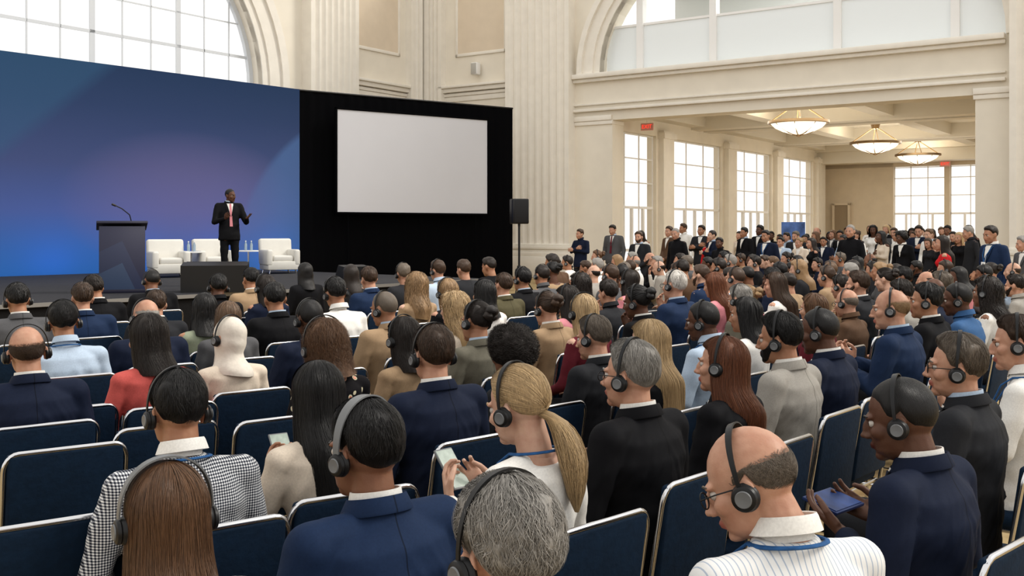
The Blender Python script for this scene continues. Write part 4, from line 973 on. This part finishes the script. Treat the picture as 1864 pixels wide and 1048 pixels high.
ST(1488,415,'person in navy jacket standing right of fourth window',27,'short','brown','w','navy')
ST(1530,418,'person in black jacket standing before the dark doorway',25,'short','dark','t','black')
ST(1552,416,'person in white shirt standing under beige far wall',20.5,'short','brown','w','white','shirt',pose='cross',beard=1)
ST(1600,424,'person in grey top standing under right end of beige wall',24,'bob','dark','w','grey','blouse',1)
ST(1640,417,'person in black suit standing left of far glass doors',20,'curly','black','b','black',f=1)
ST(1690,436,'person in charcoal top standing behind the red top',21,'long','brown','w','charcoal','blouse',1)
ST(1714,427,'person in red blouse standing before far glass doors',15.0,'long','dark','w','red','blouse',1,'clasp')
ST(1745,421,'person in black dress top standing right of red blouse',20.5,'long','blonde','w','black','blouse',1)
ST(1762,428,'person in dark jacket standing at right end of glass doors',22,'short','dark','t','charcoal')
ST(1803,409,'person in navy suit with badge standing before right pillar',14.2,'short','dark','t','navyblue',lan=1)
ST(1862,428,'person in grey suit standing at the right edge',15.0,'short','grey','w','grey')
taken=[pos(q) for q in PEOPLE]; n_st=0; tries=0; cl=[(rng.uniform(1420,1775),rng.uniform(19.8,31)) for _ in range(14)]
while n_st<60 and tries<9000:
    tries+=1
    c=rng.choice(cl); x=c[0]+rng.gauss(0,24); d=c[1]+rng.gauss(0,1.2)
    if n_st%6==0: x=rng.uniform(1140,1780); d=rng.uniform(20,27)
    if not(19<d<36 and x<1850): continue
    p=np.array(((x-CX)/F0*d,d)); lh=HMI@Vector((p[0],p[1],0))
    if lh.x<9 and lh.y>-.6: continue
    if -.9<lh.y<1.2 and (lh.x>19.3): continue
    if lh.y>0 and lh.x>19.3: continue
    if x<1500 and d>29: continue
    if min(np.linalg.norm(p-t) for t in taken)<.6: continue
    taken.append(p); n_st+=1; zt=rng.uniform(1.50,1.86)
    rand_person(x,HY+(HZ-zt)*F0/d,d,['navy','black','charcoal','black','charcoal','grey','white','ltblue','navy'],['black','white','black','charcoal','grey','navy','cream'],hs=0,pose=rng.choice(['down','clasp','cross','down']),stand=1,group=G)
autolabel('standing below')
P(420,343,'person in black suit and tie speaking on stage, both hands raised','buzz','black','b','black',d=19.6,stand=1,pose='gesture',a=-150,h=-118,hs=0,z0=SZ,tie='pink',lod=1,group=None,trs='black',pitch=2)
for q in PEOPLE:
    if q['stand'] and not q['z0']: q['a']=q['a']+18+rng.uniform(-25,25); q['h']=q['a']+rng.uniform(-20,20)
# ================================================================= chairs template
def chair_meshes():
    D={}
    b=B(); b.box((0,.03,.435),(.46,.46,.075),.03,seg=3); D['seat']=(b.mesh('seat'),M_navyv)
    b=B(); b.box((0,-.262,.665),(.425,.034,.405),.015,Matrix.Rotation(R_(8),3,'X'),seg=3); D['backrest']=(b.mesh('backrest'),M_navyv)
    pts=[(-.222,-.215,.40),(-.222,-.285,.80)]+[(-.222+.05*(1-math.cos(t)),-.285-.012*math.sin(t),.80+.065*math.sin(t)) for t in np.linspace(.2,math.pi/2,6)]
    pts+= [(-x,y,z) for x,y,z in pts[::-1]]
    b=B(); b.tube(pts,.0095,10); D['back_frame']=(b.mesh('back_frame'),M_chrome)
    b=B(); b.tube([(-.215,-.2,.392),(-.215,.22,.392),(.215,.22,.392),(.215,-.2,.392)],.0095,8,True); D['seat_frame']=(b.mesh('seat_frame'),M_chrome)
    for i,(s,p0,p1) in enumerate(((-1,(.222,-.215,.40),(.232,-.29,.0)),(1,(.222,-.215,.40),(.232,-.29,0)),(-1,(.215,.2,.395),(.228,.25,0)),(1,(.215,.2,.395),(.228,.25,0)))):
        b=B(); b.tube([(s*p0[0],p0[1],p0[2]),(s*p1[0],p1[1],p1[2])],.010,8); D['leg%d'%i]=(b.mesh('leg'),M_chrome)
    b=B(); b.tube([(-.23,.225,.2),(-.23,-.25,.2)],.008,6); b.tube([(.23,.225,.2),(.23,-.25,.2)],.008,6); b.tube([(-.23,-.25,.2),(.23,-.25,.2)],.008,6); D['stretcher']=(b.mesh('stretcher'),M_chrome)
    return D
CH=chair_meshes()
def chair(x,y,a,label):
    r=empty('banquet_chair',(x,y,0),a); tag(r,label,'chair','audience chairs')
    for k,(me,m) in CH.items(): inst('leg' if k.startswith('leg') else k,me,m,r)
# ================================================================= build people
KIND=dict(jacket='jk',shirt='st',blouse='bl')
need={}
for q in PEOPLE:
    if q['lod'] is None: q['lod']=0 if q['d']<6.5 else (1 if q['d']<11.5 else 2)
    need.setdefault((q['stand'],q['pose'],q['f']),set()).add((KIND[q['top']],q['lod']))
for k in need:
    for kd,l in sorted(need[k]): cloth(kd,k,l); cloth('tr',k,l)
    cloth('sh',k,1)
    COREC[k]=voxel(pose(*k)['core'],.018,1)
HOFF={'bald':(.093,.129),'buzz':(.093,.131),'short':(.094,.143),'shortcurl':(.098,.150),'bob':(.103,.138),'long':(.103,.138),'longcurl':(.112,.150),'bobcurl':(.112,.152),'pony':(.097,.140),'bun':(.097,.140),'updo':(.097,.140),'curly':(.130,.182),'scarf':(.100,.135)}
for idx,q in enumerate(PEOPLE):
    d=q['d']; st=q['stand']; ytop=q['y']; lod=q['lod']; key=(st,q['pose'],q['f'])
    top=HZ-(ytop-HY)*d/F0-q['z0']; s=min(1.08,max(.88,top/((1.765 if st else 1.315)+{'curly':.045,'shortcurl':.006,'bald':-.012,'buzz':-.008}.get(q['hair'],0))))
    yaw=q['h']-q['a']; yaw=max(-70,min(70,((yaw+180)%360)-180)); hh=R_(q['a']+yaw); aa=R_(q['a']); fo=.03+.11*math.sin(R_(q['pitch']))
    X=(q['x']-CX)/F0*d-(math.sin(aa)*.03-math.sin(hh)*fo)*s; Y=d-(-math.cos(aa)*.03+math.cos(hh)*fo)*s
    r=empty('person',(X,Y,q['z0']),aa,s); tag(r,q['label'],'person',q['group'])
    dz=pose(*key)['dz']; HMx=headM(yaw,q['pitch'],q['roll'],dz)
    inst('body',body_mesh(key,yaw,q['pitch'],q['roll'],lod),skin(q['skin']),r)
    g=garment(q['col'],q['pat'],q['top']=='jacket')
    inst(q['top'],cloth(KIND[q['top']],key,lod),g,r)
    inst('trousers',cloth('tr',key,lod),garment(q['trs']),r)
    if d<7 or q['z0']: inst('shoes',cloth('sh',key,1),M_shoe,r)
    if q['hair']=='scarf': inst('headscarf',hair_mesh('scarf',lod,1),mat('headscarf_cloth',(.70,.64,.56),.85,var=.05,scale=30,bump=.45,bscale=11),r,HMx)
    else: inst('hair',hair_mesh(q['hair'],lod,idx%3),hairmat(q['hc']),r,HMx)
    if q['beard'] and lod<=2: inst('beard',beard_mesh(),hairmat(q['hc']),r,HMx)
    if q['top']=='jacket' and (lod<2 or st):
        inst('shirt_collar',COLL,garment('white' if idx%3 else 'ltblue'),r,T_((0,0,dz)))
        if lod<2: inst('jacket_collar',COLJ,g,r,T_((0,0,dz)))
    elif q['top']=='shirt': inst('shirt_collar',COLS,garment(q['col']),r,T_((0,0,dz)))
    if q['top']=='jacket' and (st or d<13):
        inst('shirt_front',front_mesh('shirt_front',key),garment('white'),r)
        if st or d<7:
            for sd in 'LR': inst('lapel',front_mesh('lapel'+sd,key),g,r)
        if q['tie']: inst('tie',front_mesh('tie',key),garment(q['tie']),r)
    if q['lan']:
        m1,m2=LAN[1 if st else 0]; inst('lanyard',m1,M_lany,r); inst('badge',m2,M_card,r)
    if q['hs']:
        hx,tp=HOFF[q['hair']]; L=headset(hx,tp,lod,2.2 if q['hsc'] else 1); bm_=M_grey if q['hsc'] else M_black
        if lod==2: inst('headset',L[0],[M_black,M_grey],r,HMx)
        else:
            hb=inst('headset',L[0],bm_,r,HMx)
            for c in L[1:]: inst('ear_cup',c,[M_black,M_grey],hb)
    th=math.degrees(math.atan2(q['x']-CX,F0)); facing=abs(((q['h']+th+180)%360)-180)
    if facing>42 and (d<9 or (st and d<26)):
        for sx in (-1,1): inst('eye',EYE,eyemat(),r,HMx@T_((sx*.031,.0765,.004)))
        for bme in BROW: inst('eyebrow',bme,hairmat('dark' if q['hc'] in('black','dark') else q['hc']),r,HMx)
    if q['gl'] and d<11: inst('glasses',GLAS,M_black,r,HMx)
    if q['hold']: held(q['hold'],T_((X,Y,q['z0']))@RZ(aa)@Matrix.Scale(s,4),{'phone':'smartphone held by the '+q['label'].replace(' holding a phone',''),'book':'dark blue booklet held by the person in navy suit','paper':'white paper sheet held by person in blue-grey suit'}[q['hold']])
    if not st and d<12: chair(X,Y,aa,'chair under '+q['label'].replace(' seated below',' below'))
for x,y,a,lab in ((118,811,36,'empty blue chair, middle of three down the left edge'),(122,739,37,'empty blue chair behind the navy suit at left edge'),(96,943,36,'empty blue chair cut by the bottom left corner'),(300,770,38,'empty blue chair between coral jacket and checked shirt'),(510,757,38,'empty blue chair above the cream jacket left shoulder')):
    d=1558./(y-418)+.26; X=(x-CX)/F0*(d-.24)-.28*math.sin(R_(a)); chair(X,d,R_(a),lab)
# ================================================================= lights
w=bpy.data.worlds.new('World'); S.world=w; w.use_nodes=True
bg=w.node_tree.nodes['Background']; bg.inputs[0].default_value=(1,.985,.96,1); bg.inputs[1].default_value=.88
def area(name,loc,target,size,en,col):
    L=bpy.data.lights.new(name,'AREA'); L.energy=en; L.size=size; L.color=col; o=bpy.data.objects.new(name,L); C.objects.link(o); o.location=loc
    o.rotation_euler=(Vector(target)-Vector(loc)).to_track_quat('-Z','Y').to_euler(); return o
L=bpy.data.lights.new('daylight','SUN'); L.energy=1.35; L.angle=R_(18); L.color=(1,.96,.89); o=bpy.data.objects.new('daylight',L); C.objects.link(o); o.rotation_euler=(Vector((-.85,-.10,-.72))).to_track_quat('-Z','Y').to_euler()
area('annex_cove_light',hp(14,5,5.6),hp(14,5,0),5,170,(1,.97,.91)); area('annex_cove_light',hp(14,17,5.6),hp(14,17,0),5,210,(1,.97,.91))
area('annex_ceiling_fill',hp(14,5,2.6),hp(14,5,6),5,55,(1,.96,.89)); area('annex_ceiling_fill',hp(14,15,2.6),hp(14,15,6),6,75,(1,.96,.89))  # unseen upward area lamps, added to brighten the annex ceiling
area('gallery_fill',hp(15,4,11.2),hp(15,5,7),5,560,(1,.99,.97))  # unseen area lamp, added to lighten the gallery and frosted glass
for x in (1.2,3.4,5.6,7.6):
    q=SM@Vector((x,-.7,SZ+.12)); area('uplight',q,SM@Vector((x,0.35,2.8)),.9,3.5,(.16,.38,1))
area('stage_key',(2,8,7.5),(-5.2,19.6,2.0),1.2,340,(1,.93,.85))
